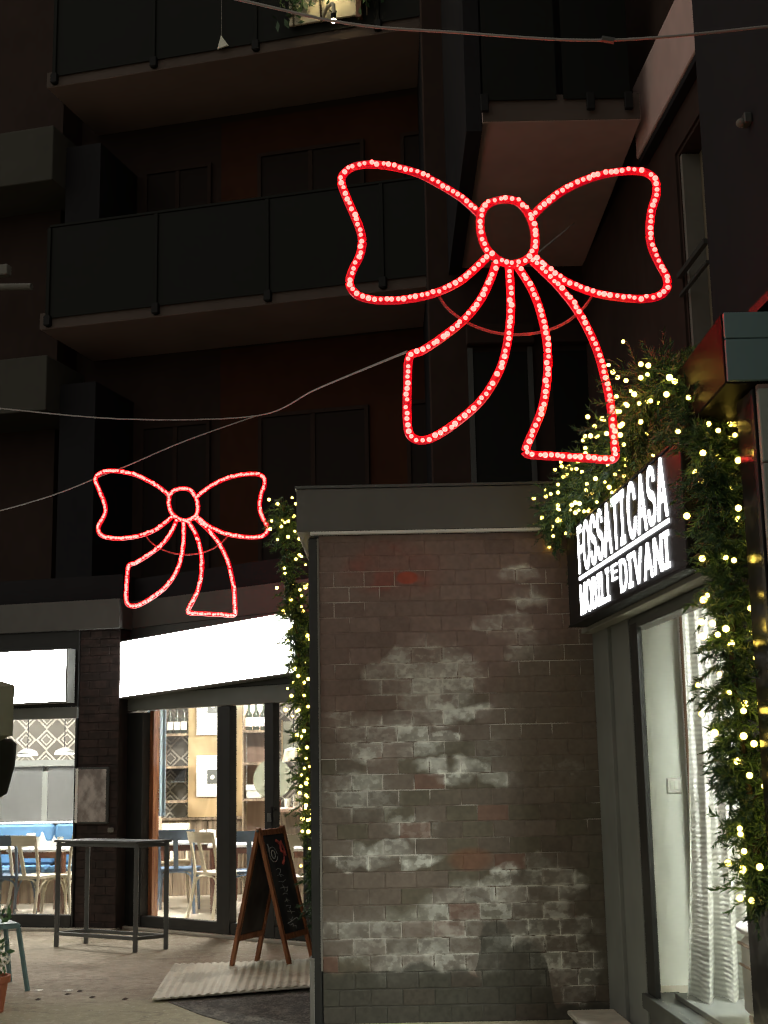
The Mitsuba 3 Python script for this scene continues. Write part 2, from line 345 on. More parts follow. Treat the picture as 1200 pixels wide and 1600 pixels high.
# ------------------------------------------------------------------ brick clad end wall of the corner shop
W0, W1, WZ = -0.44, 1.352, 3.08
bw = thing('brick_wall', 'dark brown brick clad wall with white lime stains between the doorway garland and the shop window', 'wall')
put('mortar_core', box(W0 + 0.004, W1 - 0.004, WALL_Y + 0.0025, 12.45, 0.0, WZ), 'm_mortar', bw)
bricks = []
rows = int(round(WZ / BR_H))
for r in range(rows):
    off = 0.5 * BR_L if r % 2 else 0.0
    x = W0 - off
    while x < W1 - 0.01:
        a, b = max(x, W0), min(x + BR_L, W1)
        if b - a > 0.035: bricks.append((a, b, r))
        x += BR_L
def brick_mesh(a, b, r):
    g = 0.0030
    pr = 0.0022 * rng.random()
    j = lambda: 0.0012 * (rng.random() - 0.5)
    x0, x1, z0, z1 = a + g + j(), b - g + j(), r * BR_H + g + j(), (r + 1) * BR_H - g + j()
    yf, yb, c = WALL_Y - pr, WALL_Y + 0.02, 0.003
    o = [(x0, z0), (x1, z0), (x1, z1), (x0, z1)]; i_ = [(x0 + c, z0 + c), (x1 - c, z0 + c), (x1 - c, z1 - c), (x0 + c, z1 - c)]
    v = [(q[0], yb, q[1]) for q in o] + [(q[0], yf + c, q[1]) for q in o] + [(q[0], yf, q[1]) for q in i_]
    f = [[8, 9, 10], [8, 10, 11]]
    for l in (0, 4):
        for k in range(4):
            n_ = (k + 1) % 4
            f += [[l + k, l + n_, l + 4 + n_], [l + k, l + 4 + n_, l + 4 + k]]
    return trimesh.Trimesh(v, f, process=False)
area = sorted(range(len(bricks)), key=lambda i: -(bricks[i][1] - bricks[i][0]))
single = set(area[:298])
rest = []
for i, b_ in enumerate(bricks):
    m = brick_mesh(*b_)
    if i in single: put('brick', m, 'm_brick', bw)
    else: rest.append(m)
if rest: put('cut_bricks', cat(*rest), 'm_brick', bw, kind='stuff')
put('corner_post', box(W0 - 0.065, W0 - 0.002, WALL_Y - 0.02, WALL_Y + 0.06, 0.0, WZ - 0.02, 0.004), 'm_door_frame', bw)
put('corner_bead', box(W0 - 0.008, W0 + 0.004, WALL_Y - 0.026, WALL_Y - 0.006, 0.32, WZ - 0.02), 'm_band', bw)
put('side_cladding', box(W0 - 0.06, W0 - 0.002, WALL_Y + 0.062, 12.45, 0.0, WZ + 0.0), 'm_door_frame', bw)
put('corner_guard', cat(box(W0 - 0.078, W0 - 0.048, WALL_Y - 0.034, WALL_Y - 0.0215, 0.0, 0.40, 0.002), box(W0 - 0.078, W0 - 0.066, WALL_Y - 0.0212, WALL_Y + 0.1, 0.0, 0.40, 0.002)), 'm_band', bw, label='pale metal corner guard at the foot of the wall')
fa = thing('metal_fascia', 'plain grey metal fascia band running above the brick wall', 'fascia')
put('panel', box(W0 - 0.14, W1 + 0.02, WALL_Y - 0.05, 12.4, WZ + 0.022, 3.39, 0.004), 'm_fascia', fa)
put('trim_strip', box(W0 - 0.05, W1 - 0.05, WALL_Y - 0.062, WALL_Y - 0.02, WZ, WZ + 0.02, 0.002), 'm_trim', fa)
put('drip_edge', box(W0 - 0.15, W1 + 0.025, WALL_Y - 0.06, 12.4, 3.392, 3.41), 'm_frame', fa)

# ------------------------------------------------------------------ corner shop front on the right (runs towards the camera)
S = Fr([1.355, 8.8], [0.055, -1.0])           # s = distance from the brick corner towards the camera
if S.n[0] > 0: S.n = -S.n; S.M[:2, 1] = S.n
def sb(s0, s1, t0, t1, z0, z1, ch=0.003): return S(box(s0, s1, t0, t1, z0, z1, ch))
sf = thing('display_window', 'dark grey metal framed display window right of the brick wall', 'window')
put('jamb', sb(0.02, 0.46, -0.05, 0.012, 0.0, 2.43), 'm_frame_grey', sf)
put('jamb', sb(0.47, 0.92, -0.05, -0.012, 0.0, 2.43), 'm_frame_grey', sf)
put('jamb', sb(0.925, 1.10, -0.05, -0.018, 0.3, 2.36), 'm_door_frame', sf)
put('jamb_groove', sb(0.40, 0.93, -0.06, -0.051, 0.0, 2.43), 'm_black', sf)
put('lintel', sb(0.02, 2.85, -0.16, 0.0, 2.40, 2.462), 'm_frame_grey', sf)
put('lintel', sb(0.93, 2.85, -0.12, -0.02, 2.33, 2.398), 'm_frame', sf)
put('sliding_rail', sb(0.05, 2.85, 0.002, 0.09, 2.392, 2.424), 'm_band', sf)
put('sill', sb(0.9, 2.85, -0.2, 0.012, 0.22, 0.30), 'm_frame', sf)
put('sill_cover', sb(1.12, 2.85, -0.62, -0.12, 0.302, 0.33), 'm_frame_grey', sf)
put('plinth', sb(0.93, 2.85, -0.16, -0.02, 0.0, 0.218), 'm_frame', sf)
put('wall_panel', sb(0.02, 2.3, -0.3, -0.02, 2.464, 3.39), 'm_frame', sf)
put('glass_pane', S(box(1.10, 2.85, -0.035, -0.033, 0.3, 2.33)), 'm_pane', sf)
st = thing('stone_step', 'pale stone step block on the ground at the shop window foot', 'step')
put('tread', sb(0.14, 1.05, 0.012, 0.30, 0.055, 0.085, 0.006), 'm_stone', st)
put('riser', sb(0.16, 1.05, 0.02, 0.275, 0.0, 0.053, 0.004), 'm_mortar', st)

# polished corner pier and what is nearer
pr_ = thing('polished_pier', 'polished black stone pier at the right edge reflecting the lights', 'pier')
put('stone_cladding', sb(2.86, 3.42, -0.5, 0.0, 0.0, 2.428), 'm_polished', pr_)
put('stone_cladding', sb(2.31, 3.42, -0.5, 0.0, 2.466, 3.40), 'm_polished', pr_)
put('stone_cladding', sb(3.422, 3.60, -0.5, 0.08, 0.0, 3.03), 'm_polished', pr_)
put('edge_strip', sb(3.602, 3.64, -0.5, 0.084, 0.0, 3.03), 'm_black', pr_)
for i in range(10):
    for j in range(4):
        z0 = 0.02 + i * 0.3
        put('tile', box(1.478 + j * 0.3, 1.772 + j * 0.3, 5.105, 5.14, z0, z0 + 0.294, 0.004), 'm_tile', pr_)
put('tile_backing', box(1.48, 2.8, 5.118, 5.15, 0.0, 3.035), 'm_mortar', pr_)
tb = thing('neighbour_sign_box', 'blank teal grey end of a dark sign box at the right edge above the tiles', 'sign box')
put('case', box(1.355, 3.4, 5.12, 5.95, 3.04, 3.33, 0.006), 'm_gloss_dark', tb)
put('end_panel', cat(box(1.36, 3.4, 5.095, 5.117, 3.045, 3.215, 0.003), box(1.36, 3.4, 5.095, 5.117, 3.218, 3.325, 0.003)), 'm_teal', tb)

# illuminated shop sign
G = Fr([1.170, 8.55], [0.0668, -1.0])
if G.n[0] > 0: G.n = -G.n; G.M[:2, 1] = G.n
sg = thing('shop_sign', 'black shop sign box with glowing white FOSSATI CASA lettering above the window', 'sign')
put('case', G(box(0, 2.63, -0.215, 0.0, 2.43, 3.01, 0.006)), 'm_black', sg)
put('rim', G(cat(box(-0.006, 2.636, -0.2, 0.008, 2.418, 2.429), box(-0.006, 2.636, -0.2, 0.008, 3.011, 3.022))), 'm_black', sg)
def sign_text(text, s0, s1, z0, z1, bold=True, gap=0.13):
    gl = []; x = 0.0
    for ch in text:
        if ch == ' ': x += 0.22; continue
        m = meshkit.text_mesh(ch, 1.0, 0.005, bold=bold); b = m.bounds
        m.apply_translation([x - b[0][0], 0, 0]); x += (b[1][0] - b[0][0]) + gap
        gl.append((ch, m))
    tot = x - gap
    for ch, m in gl:
        v = m.vertices.copy(); s = (s1 - s0) / tot
        q = np.stack([s0 + v[:, 0] * s, 0.003 + v[:, 2], z0 + v[:, 1] * (z1 - z0)], 1)
        f = m.faces
        mm = G(trimesh.Trimesh(q, f, process=False)); 
        e1 = trimesh.Trimesh(mm.vertices, mm.faces, process=False)
        if e1.volume < 0: e1.invert()
        put('letter', e1, 'm_bulb', sg, emit=(2.6, 2.65, 2.7), weight=0.6, label=f'glowing white letter {ch}')
sign_text('FOSSATI CASA', 0.37, 2.39, 2.714, 2.992)
put('underline', G(box(0.37, 2.40, 0.003, 0.008, 2.668, 2.69)), 'm_bulb', sg, emit=(2.6, 2.65, 2.7), weight=0.6, label='glowing white line under the name')
sign_text('MOBILI', 0.37, 1.15, 2.458, 2.636)
sign_text('E', 1.21, 1.35, 2.55, 2.636)
sign_text('DIVANI', 1.40, 2.38, 2.466, 2.636)

# shop display room behind the window
rm = thing('shop_room', 'pale painted display room seen through the shop window', 'room')
put('end_wall', box(1.42, 4.6, 8.15, 8.3, 0.2, 2.75), 'm_whitepaint', rm)
put('back_wall', box(4.5, 4.6, 4.9, 8.15, 0.2, 2.75), 'm_whitepaint', rm)
put('near_wall', box(1.75, 4.6, 5.3, 5.4, 0.0, 2.75), 'm_whitepaint', rm)
put('floor', box(1.49, 4.6, 5.4, 8.15, 0.1, 0.296), 'm_interior_floor', rm)
put('ceiling', box(1.62, 4.6, 5.3, 8.3, 2.62, 2.75), 'm_ceiling', rm)
put('corner_pilaster', box(1.765, 1.90, 8.04, 8.149, 0.3, 2.6, 0.006), 'm_white', rm)
for k, (x, y, r_, e_) in enumerate(((2.35, 6.35, 0.30, 270.0), (1.93, 7.12, 0.10, 60.0))):
    cl = thing('shop_lamp', ('large round ceiling lamp inside the sofa shop', 'small round ceiling lamp in front of the curtain top')[k], 'ceiling lamp')
    put('disc', lathe([[0, 2.60], [r_, 2.60], [r_, 2.618], [0, 2.618]], 28, (x, y, 0)), 'm_bulb', cl, emit=(e_, e_ * 1.03, e_ * 0.93), weight=(55, 20)[k])
    put('ring', lathe([[r_ + .003, 2.59], [r_ + .025, 2.59], [r_ + .025, 2.6195], [r_ + .003, 2.6195]], 28, (x, y, 0)), 'm_trim', cl)
so = thing('light_switch', 'small square white switch plate on the pale shop wall', 'switch')
put('plate', box(1.65, 1.735, 8.138, 8.149, 1.385, 1.475, 0.003), 'm_socket', so)
put('rocker', box(1.672, 1.69, 8.134, 8.1385, 1.405, 1.455, 0.001), 'm_whitepaint', so)
put('rocker', box(1.695, 1.713, 8.134, 8.1385, 1.405, 1.455, 0.001), 'm_whitepaint', so)
# curtain
nu, nv = 110, 620
u = np.linspace(0, 1, nu); w = np.linspace(0, 1, nv)
U, Wv = np.meshgrid(u, w)
zc = 0.335 + 2.2 * Wv
flare = 1.0 + 0.28 * (1 - Wv) ** 3 - 0.05 * np.sin(3 * Wv)
xw = 1.765 + (U - 0.5) * 0.26 * flare - 0.055 * (1 - Wv) ** 2
fold = 0.024 * np.sin(U * 2 * np.pi * 2.4 + 0.7 * np.sin(5 * Wv)) * (0.55 + 0.45 * (1 - Wv)) + 0.012 * np.sin(U * 31 + Wv * 4)
rib = 0.0013 * np.sin(2 * np.pi * zc / (0.026 + 0.0 * zc) + 1.3 * np.sin(U * 9) + 2.0 * np.sin(U * 3 + Wv * 2))
yc = 7.40 + fold + rib + 0.05 * (1 - Wv) ** 6 * np.sin(U * 17)
zc = zc + 0.02 * np.sin(U * 14) * (1 - Wv) ** 8
V = np.stack([xw, yc, zc], -1).reshape(-1, 3)
ii, jj = np.meshgrid(np.arange(nv - 1), np.arange(nu - 1), indexing='ij')
q = np.stack([ii * nu + jj, ii * nu + jj + 1, (ii + 1) * nu + jj + 1, (ii + 1) * nu + jj], -1).reshape(-1, 4)
Fc = np.vstack([q[:, [0, 1, 2]], q[:, [0, 2, 3]]])
def curtain_fn(p, n, uv):
    rib_ = 0.5 + 0.5 * dr.sin(p.z * (2 * math.pi / 0.026))
    return mix((0.40, 0.405, 0.37), (0.52, 0.53, 0.485), rib_) * (0.92 + 0.16 * fbm(p.x * 50, p.y * 50, p.z * 50, 2))
pbr('m_curtain', mikit.proc(curtain_fn), 0.85, spec=0.2)
ct = thing('curtain', 'pale ribbed curtain hanging to the floor inside the shop window', 'curtain')
put('fabric', trimesh.Trimesh(V, Fc, process=False), 'm_curtain', ct, smooth=True)
put('edge_tape', tube([(1.632, 7.43, 0.5), (1.628, 7.44, 1.4), (1.634, 7.44, 2.5)], 0.008, 6), 'm_wood_pink', ct)
# sofa
sfa = thing('sofa', 'pale upholstered sofa with white throw just inside the window behind the lowest garland', 'sofa')
put('arm', box(1.70, 2.5, 6.62, 6.86, 0.36, 0.74, 0.03), 'm_sofa', sfa)
put('base', box(1.70, 2.5, 5.45, 6.6, 0.36, 0.52, 0.02), 'm_sofa', sfa)
put('seat_cushion', box(1.71, 2.3, 5.75, 6.6, 0.523, 0.66, 0.04), 'm_sofa', sfa)
put('backrest', box(2.3, 2.5, 5.45, 6.6, 0.662, 1.0, 0.04), 'm_sofa', sfa)
put('piping', cat(tube([(1.70, 6.615, 0.70), (2.49, 6.615, 0.70)], 0.008, 6), tube([(1.695, 6.63, 0.70), (1.695, 6.85, 0.70)], 0.008, 6), tube([(1.695, 6.63, 0.60), (1.695, 6.85, 0.60)], 0.006, 6)), 'm_wood_pink', sfa)
put('leg', box(1.72, 1.76, 6.78, 6.84, 0.297, 0.362), 'm_brown', sfa)
put('leg', box(1.72, 1.76, 5.5, 5.56, 0.297, 0.362), 'm_brown', sfa)
put('throw', box(1.682, 2.3, 6.60, 6.88, 0.742, 0.80, 0.025), 'm_duvet', sfa)

# ------------------------------------------------------------------ restaurant: angled door front (frame D) and window front (frame L)
D = Fr([-0.667, 12.497], [-0.7857, 0.6185])
L = Fr([-2.739, 13.827], [-0.963, 0.270])
def db(s0, s1, t0, t1, z0, z1, ch=0.003): return D(box(s0, s1, t0, t1, z0, z1, ch))
def lb(s0, s1, t0, t1, z0, z1, ch=0.003): return L(box(s0, s1, t0, t1, z0, z1, ch))
df = thing('glazed_entrance', 'black framed glazed restaurant entrance under the long white light box', 'entrance')
put('post', db(-0.12, 0.12, -0.05, 0.05, 0.03, 2.18), 'm_door_frame', df)
put('mullion', db(0.487, 0.602, -0.045, 0.045, 0.03, 2.18), 'm_door_frame', df)
put('mullion', db(1.055, 1.227, -0.05, 0.05, 0.03, 2.16), 'm_door_frame', df)
put('post', db(2.30, 2.66, -0.06, 0.05, 0.03, 2.14), 'm_door_frame', df)
put('header', db(-0.12, 2.66, -0.08, 0.06, 2.165, 2.33), 'm_frame_grey', df)
for a, b in ((0.122, 0.485), (0.604, 1.053), (1.229, 2.298)):
    put('bottom_rail', db(a, b, -0.04, 0.04, 0.03, 0.135), 'm_door_frame', df)
    put('glass_pane', D(box(a, b, -0.003, -0.001, 0.135, 2.163)), 'm_pane', df)
put('threshold', db(-0.12, 2.66, -0.1, 0.10, 0.0, 0.029), 'm_stone', df)
hd = put('handle', cat(D(tube([(0.455, 0.045, 0.86), (0.455, 0.10, 0.84), (0.44, 0.115, 0.88), (0.44, 0.115, 1.16), (0.455, 0.10, 1.2), (0.455, 0.045, 1.18)], 0.014, 8))), 'm_black', df, smooth=50)
put('lock_plate', db(0.50, 0.56, 0.046, 0.056, 1.07, 1.15, 0.002), 'm_steel', df)
put('wall_infill', db(-0.35, 2.66, -0.2, 0.03, 2.335, 3.018), 'm_frame', df)
lbx = thing('white_light_box', 'long blank white light box glowing above the restaurant entrance', 'light box')
def lightbox(fr, s0, s1, za0, za1, zb0, zb1, parent, emit):
    """box whose lower and upper edges run from (za0, za1) at s0 to (zb0, zb1) at s1"""
    v = []
    for t in (0.06, 0.22):
        v += [(s0, t, za0), (s1, t, zb0), (s1, t, zb1), (s0, t, za1)]
    m = trimesh.Trimesh(v, [[0, 1, 2], [0, 2, 3], [4, 6, 5], [4, 7, 6], [0, 5, 1], [0, 4, 5], [3, 2, 6], [3, 6, 7], [0, 3, 7], [0, 7, 4], [1, 5, 6], [1, 6, 2]], process=True)
    m.fix_normals(); put('case', fr(m), 'm_frame_grey', parent)
    e = 0.012; v = [(s0 + e, 0.226, za0 + e), (s1 - e, 0.226, zb0 + e), (s1 - e, 0.226, zb1 - e), (s0 + e, 0.226, za1 - e)]
    m = fr(trimesh.Trimesh(v, [[0, 1, 2], [0, 2, 3]], process=False))
    if m.face_normals[0][:2] @ fr.n < 0: m.invert()
    put('glowing_face', m, 'm_bulb', parent, emit=emit, weight=12)
lightbox(D, 0.03, 2.73, 2.41, 2.99, 2.27, 2.86, lbx, (11, 11.2, 10.6))
lbx2 = thing('white_light_box', 'shorter blank white light box over the restaurant window at the left edge', 'light box')
lightbox(L, 0.475, 3.9, 2.25, 2.80, 2.22, 2.80, lbx2, (11, 11.2, 10.6))

bp = thing('brick_pillar', 'dark red brown brick pillar between the restaurant entrance and its left window', 'pillar')
put('core', lb(0.0, 0.455, -0.4, -0.006, 0.0, 3.25), 'm_pillar_mortar', bp)
nb = 0
for r in range(0, 38):
    z0 = 0.0 + r * 0.075 * 1.138
    xs = [0.0, 0.2275, 0.455] if r % 2 else [0.0, 0.114, 0.341, 0.455]
    for a, b in zip(xs[:-1], xs[1:]):
        j = 0.002 * rng.random()
        put('brick', lb(a + 0.003, b - 0.003, -0.02, j, z0 + 0.003, z0 + 0.0825, 0.003), 'm_pillar', bp)
mc = thing('menu_case', 'small wall mounted menu case with a pale front on the brick pillar', 'menu case')
put('case', lb(0.085, 0.445, 0.004, 0.045, 1.04, 1.60, 0.008), 'm_frame', mc)
put('glass_front', lb(0.105, 0.425, 0.046, 0.05, 1.06, 1.58, 0.002), 'm_menu', mc)
put('painted_glow_edge', lb(0.418, 0.4445, 0.046, 0.060, 1.05, 1.59, 0.002), 'm_white', mc)  # white strip paints the light box glow on this edge
cd = thing('downpipe', 'thin pale conduit running up the black post left of the entrance', 'pipe')
put('pipe', D(tube([(2.63, 0.075, 0.9), (2.63, 0.075, 2.28)], 0.014, 8)), 'm_band', cd, smooth=50)
put('clip', D(cat(box(2.612, 2.648, 0.05, 0.078, 1.2, 1.22), box(2.612, 2.648, 0.05, 0.078, 1.9, 1.92))), 'm_steel', cd)
jb = thing('socket_box', 'small grey outdoor socket on the pillar behind the bar table', 'socket')
put('case', lb(0.03, 0.085, 0.004, 0.04, 0.955, 1.0, 0.004), 'm_band', jb)
lf = thing('restaurant_window', 'black framed restaurant window at the left edge under the light box', 'window')
put('header', lb(0.458, 4.2, -0.08, 0.03, 2.10, 2.215), 'm_frame_grey', lf)
put('post', lb(0.457, 0.475, -0.05, 0.03, 0.03, 2.098), 'm_door_frame', lf)
put('bottom_rail', lb(0.476, 4.2, -0.05, 0.035, 0.03, 0.15), 'm_door_frame', lf)
put('threshold', lb(0.0, 4.2, -0.1, 0.11, 0.0, 0.029), 'm_stone', lf)
put('mullion', lb(2.4, 2.5, -0.05, 0.03, 0.152, 2.098), 'm_door_frame', lf)
for a, b in ((0.477, 2.398), (2.502, 4.2)):
    put('glass_pane', L(box(a, b, -0.003, -0.001, 0.152, 2.098)), 'm_pane', lf)
put('wall_infill', lb(0.456, 4.2, -0.2, 0.02, 2.22, 3.0), 'm_door_frame', lf)
ff = thing('concrete_fascia', 'long dark grey fascia band above the restaurant light boxes', 'fascia')
put('panel', L(box(-0.03, 5.5, -2.9, 0.09, 3.0, 3.30)), 'm_fascia', ff)
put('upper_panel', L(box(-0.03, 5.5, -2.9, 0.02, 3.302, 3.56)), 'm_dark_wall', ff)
ff2 = thing('entrance_fascia', 'dark fascia above the long light box joining the brick wall', 'fascia')
put('panel', D(box(-0.5, 2.75, -2.2, 0.035, 3.02, 3.30)), 'm_fascia', ff2)
put('upper_panel', D(box(-0.5, 2.75, -2.2, 0.0, 3.302, 3.54)), 'm_dark_wall', ff2)

# ------------------------------------------------------------------ restaurant interior
fl = Polygon([(-0.56, 12.52), (-2.1, 13.73), (-2.7, 14.18), (-3.2, 14.06), (-6.8, 15.07), (-6.8, 17.2), (0.3, 17.2), (0.3, 12.52)])
def slab(poly, z0, z1):
    m = trimesh.creation.extrude_polygon(poly, z1 - z0, engine='earcut'); m.apply_translation([0, 0, z0]); return m
rr = thing('restaurant_room', 'brightly lit restaurant dining room behind the entrance and window', 'room')
put('floor', slab(fl, 0.004, 0.03), 'm_interior_floor', rr)
put('ceiling', slab(fl, 2.75, 2.85), 'm_ceiling', rr)
put('back_wall', box(-7.0, 0.5, 17.1, 17.3, 0.03, 2.75), 'm_wallpaper', rr)
put('side_wall', box(0.3, 0.5, 12.5, 17.1, 0.03, 2.75), 'm_wallpaper', rr)
put('side_wall', box(-7.0, -6.8, 15.0, 17.1, 0.03, 2.75), 'm_greywall', rr)
put('grey_panel', box(-6.8, -4.31, 17.03, 17.098, 0.95, 1.62), 'm_greywall', rr)
put('grey_panel', box(-4.24, -3.2, 17.03, 17.098, 0.95, 1.62), 'm_greywall', rr)
put('panel_post', box(-4.309, -4.241, 17.02, 17.098, 0.95, 1.56), 'm_frame_grey', rr)
put('panel_rail', box(-6.8, -3.2, 16.99, 17.098, 1.622, 1.70), 'm_frame_grey', rr)
x = -3.1
while x < -0.5:
    put('wainscot_board', box(x + 0.003, x + 0.137, 17.06, 17.098, 0.03, 0.93, 0.004), 'm_wood_grey', rr); x += 0.14
put('wainscot_cap', box(-3.1, -0.4, 17.03, 17.098, 0.932, 0.965, 0.004), 'm_wood_grey', rr)
put('tan_panel', box(-2.50, -1.76, 17.04, 17.098, 0.968, 2.6), 'm_wood_tan', rr)
put('plaster_pier', box(-3.1, -2.63, 15.5, 15.9, 0.03, 1.03, 0.01), 'm_wood_pink', rr)
put('door_lining', D(box(2.24, 2.298, -0.13, -0.052, 0.1, 2.16)), 'm_wood_orange', rr)
put('led_strip', box(-1.80, -1.757, 16.99, 17.035, 1.12, 2.18), 'm_bulb', rr, emit=(3.5, 3.3, 2.8), weight=2, label='lit white strip along the edge of the tan panel')
for i, (z0, z1) in enumerate(((1.968, 2.5), (1.21, 1.72))):
    po = thing('framed_poster', ('white poster with a small dark portrait hanging on the tan panel, the lower one', 'pale yellowish poster cut off by the door header, the upper one')[1 - i], 'poster')
    put('frame', box(-2.395, -2.03, 17.012, 17.0385, z0, z1, 0.003), 'm_white', po)
    put('sheet', box(-2.38, -2.045, 17.008, 17.0115, z0 + 0.015, z1 - 0.015), 'm_white' if i else 'm_petal', po)
    put('picture', box(-2.255, -2.13, 17.004, 17.0075, z0 + (0.16 if i else 0.27), z0 + (0.33 if i else 0.47)), 'm_frame_grey', po)
    put('portrait_face', lathe([[0, 0], [0.03, 0.003], [0, 0.006]], 12).apply_transform(trimesh.transformations.rotation_matrix(math.pi / 2, [1, 0, 0])).apply_translation([-2.19, 17.003, z0 + (0.24 if i else 0.36)]), 'm_petal', po)
# two shelf units with bottles
def bottle(x, y, z, h, label, grp, lab=True):
    b = thing('bottle', label, 'bottle', grp)
    put('glass', lathe([[0, 0], [h * .125, 0], [h * .13, h * .04], [h * .13, h * .58], [h * .05, h * .75], [h * .045, h], [0, h]], 12, (x, y, z)), 'm_bottle', b, smooth=40)
    if lab: put('paper_label', lathe([[h * .134, h * .14], [h * .134, h * .48]], 12, (x, y, z)), 'm_labelpaper', b)
su = thing('wall_shelf', 'grey wall shelf unit left of the tan panel seen through the wide door pane', 'shelf')
for z in (1.99, 1.595, 1.18): put('shelf_board', box(-2.775, -2.505, 16.8, 17.098, z - 0.03, z), 'm_wood_grey', su)
put('upright', box(-2.80, -2.776, 16.85, 17.098, 1.15, 2.5), 'm_wood_grey', su)
for k in range(3): bottle(-2.71 + 0.085 * k, 16.92, 1.992, 0.3, ('first', 'second', 'third')[k] + ' bottle from the left on the shelf left of the tan panel', 'bottles left of the tan panel')
bg = thing('black_bag', 'black triangular object lying on the middle shelf left of the tan panel', 'bag')
put('body', trimesh.convex.convex_hull(np.array([(-2.66, 16.85, 1.41), (-2.51, 16.85, 1.41), (-2.51, 16.85, 1.58), (-2.66, 17.05, 1.41), (-2.51, 17.05, 1.41), (-2.52, 17.05, 1.56)])), 'm_black', bg)
bgs = put('tray', box(-2.68, -2.505, 16.82, 17.07, 1.395, 1.409), 'm_frame', bg)
su2 = thing('wall_shelf', 'tall shelf cabinet right of the lit strip seen through the narrow door', 'shelf')
for z in (2.0, 1.62, 1.2): put('shelf_board', box(-1.73, -1.36, 16.3, 16.7, z - 0.03, z), 'm_wood_grey', su2)
put('side_board', box(-1.745, -1.731, 16.3, 16.7, 0.03, 2.5), 'm_wood_grey', su2)
put('back_board', box(-1.73, -1.36, 16.7, 16.72, 0.03, 2.5), 'm_wood_pink', su2)
for k in range(4): bottle(-1.68 + 0.09 * k, 16.42, 2.002, 0.32, ('first', 'second', 'third', 'fourth')[k] + ' bottle from the left on the cabinet right of the lit strip', 'bottles right of the lit strip')
bx = thing('white_box', 'flat white carton on the cabinet shelf behind the narrow door', 'box')
put('carton', box(-1.70, -1.52, 16.32, 16.6, 1.202, 1.29, 0.004), 'm_petal', bx); put('lid', box(-1.705, -1.515, 16.31, 16.61, 1.292, 1.36, 0.004), 'm_petal', bx)
mr = thing('round_tray', 'round grey green tray standing behind the narrow door', 'tray')
put('disc', lathe([[0, 0], [0.21, 0], [0.225, 0.02], [0.2, 0.012], [0, 0.012]], 36).apply_transform(trimesh.transformations.rotation_matrix(math.pi / 2.15, [1, 0, 0])).apply_translation([-1.32, 15.6, 1.43]), 'm_canvas', mr, smooth=40)
put('stand', box(-1.40, -1.24, 15.55, 15.75, 1.12, 1.2, 0.01), 'm_brown', mr)
# curtain of the restaurant
cu = np.linspace(0, 1, 40)
crv = np.array([(-2.74 + 0.22 * a, 15.5 + 0.03 * math.sin(a * 24)) for a in cu])
v = np.vstack([np.c_[crv, np.full(40, 1.04)], np.c_[crv, np.full(40, 2.6)]])
f = [[k, k + 1, 41 + k] for k in range(39)] + [[k, 41 + k, 40 + k] for k in range(39)]
bc = thing('blue_curtain', 'grey blue curtain at the left side of the wide door pane', 'curtain')
put('fabric', trimesh.Trimesh(v, f, process=False), 'm_bluecurtain', bc, smooth=True)
put('rail', tube([(-2.8, 15.5, 2.62), (-2.45, 15.5, 2.62)], 0.012, 8), 'm_frame', bc)
# counter with things right of the door
co = thing('serving_counter', 'pinkish wooden serving counter behind the narrow right pane', 'counter')
put('top', box(-1.22, -0.45, 14.95, 15.5, 1.08, 1.12, 0.006), 'm_wood_pink', co)
put('front', box(-1.19, -0.5, 15.02, 15.45, 0.03, 1.078), 'm_wood_grey', co)
def glass_cup(x, y, z, label, grp, mat='m_petal', h=0.11):
    b = thing('glass', label, 'glass', grp)
    put('bowl', lathe([[0, 0], [0.03, 0], [0.036, h], [0.032, h], [0.027, 0.008], [0, 0.008]], 12, (x, y, z)), mat, b, smooth=40)
for k in range(4): glass_cup(-1.12 + 0.09 * k, 15.1 + 0.05 * (k % 2), 1.122, ('first', 'second', 'third', 'fourth')[k] + ' white cup from the left on the serving counter', 'cups on the serving counter', h=0.1 + 0.04 * (k % 2))
ls = thing('lamp_shade', 'tan pendant lamp with a glowing rim behind the right door pane', 'lamp')
put('shade', lathe([[0.13, 0.0], [0.1, 0.13], [0.04, 0.15], [0.035, 0.14], [0.095, 0.12], [0.122, 0.0]], 24, (-1.04, 15.0, 1.62)), 'm_wood_tan', ls, smooth=40)
put('glowing_rim', lathe([[0, 0.012], [0.118, 0.004], [0.118, -0.002], [0, 0.006]], 24, (-1.04, 15.0, 1.615)), 'm_bulb', ls, emit=(4, 3.4, 2.2), weight=2)
put('cord', tube([(-1.04, 15.0, 1.76), (-1.04, 15.0, 2.75)], 0.006, 6), 'm_black', ls)
pk = thing('picture_frame', 'olive framed picture on the patterned wall behind the right pane', 'picture')
put('canvas', box(-1.32, -1.10, 17.06, 17.09, 1.66, 2.12), 'm_canvas', pk)
put('frame', cat(box(-1.335, -1.322, 17.05, 17.095, 1.645, 2.135), box(-1.098, -1.085, 17.05, 17.095, 1.645, 2.135)), 'm_wood_tan', pk)
fw = thing('flower_bunch', 'bunch of white flowers on the serving counter behind the right pane', 'flowers')
put('vase', lathe([[0, 0], [0.04, 0], [0.055, 0.09], [0.035, 0.16], [0.03, 0.16], [0, 0.02]], 14, (-0.83, 15.2, 1.122)), 'm_tealmetal', fw, smooth=40)
put('blossoms', cat(*[ball(0.028 + 0.012 * rng.random(), (-0.83 + 0.09 * rng.normal(), 15.2 + 0.05 * rng.normal(), 1.34 + 0.05 * rng.normal())) for _ in range(16)]), 'm_petal', fw, kind='stuff')
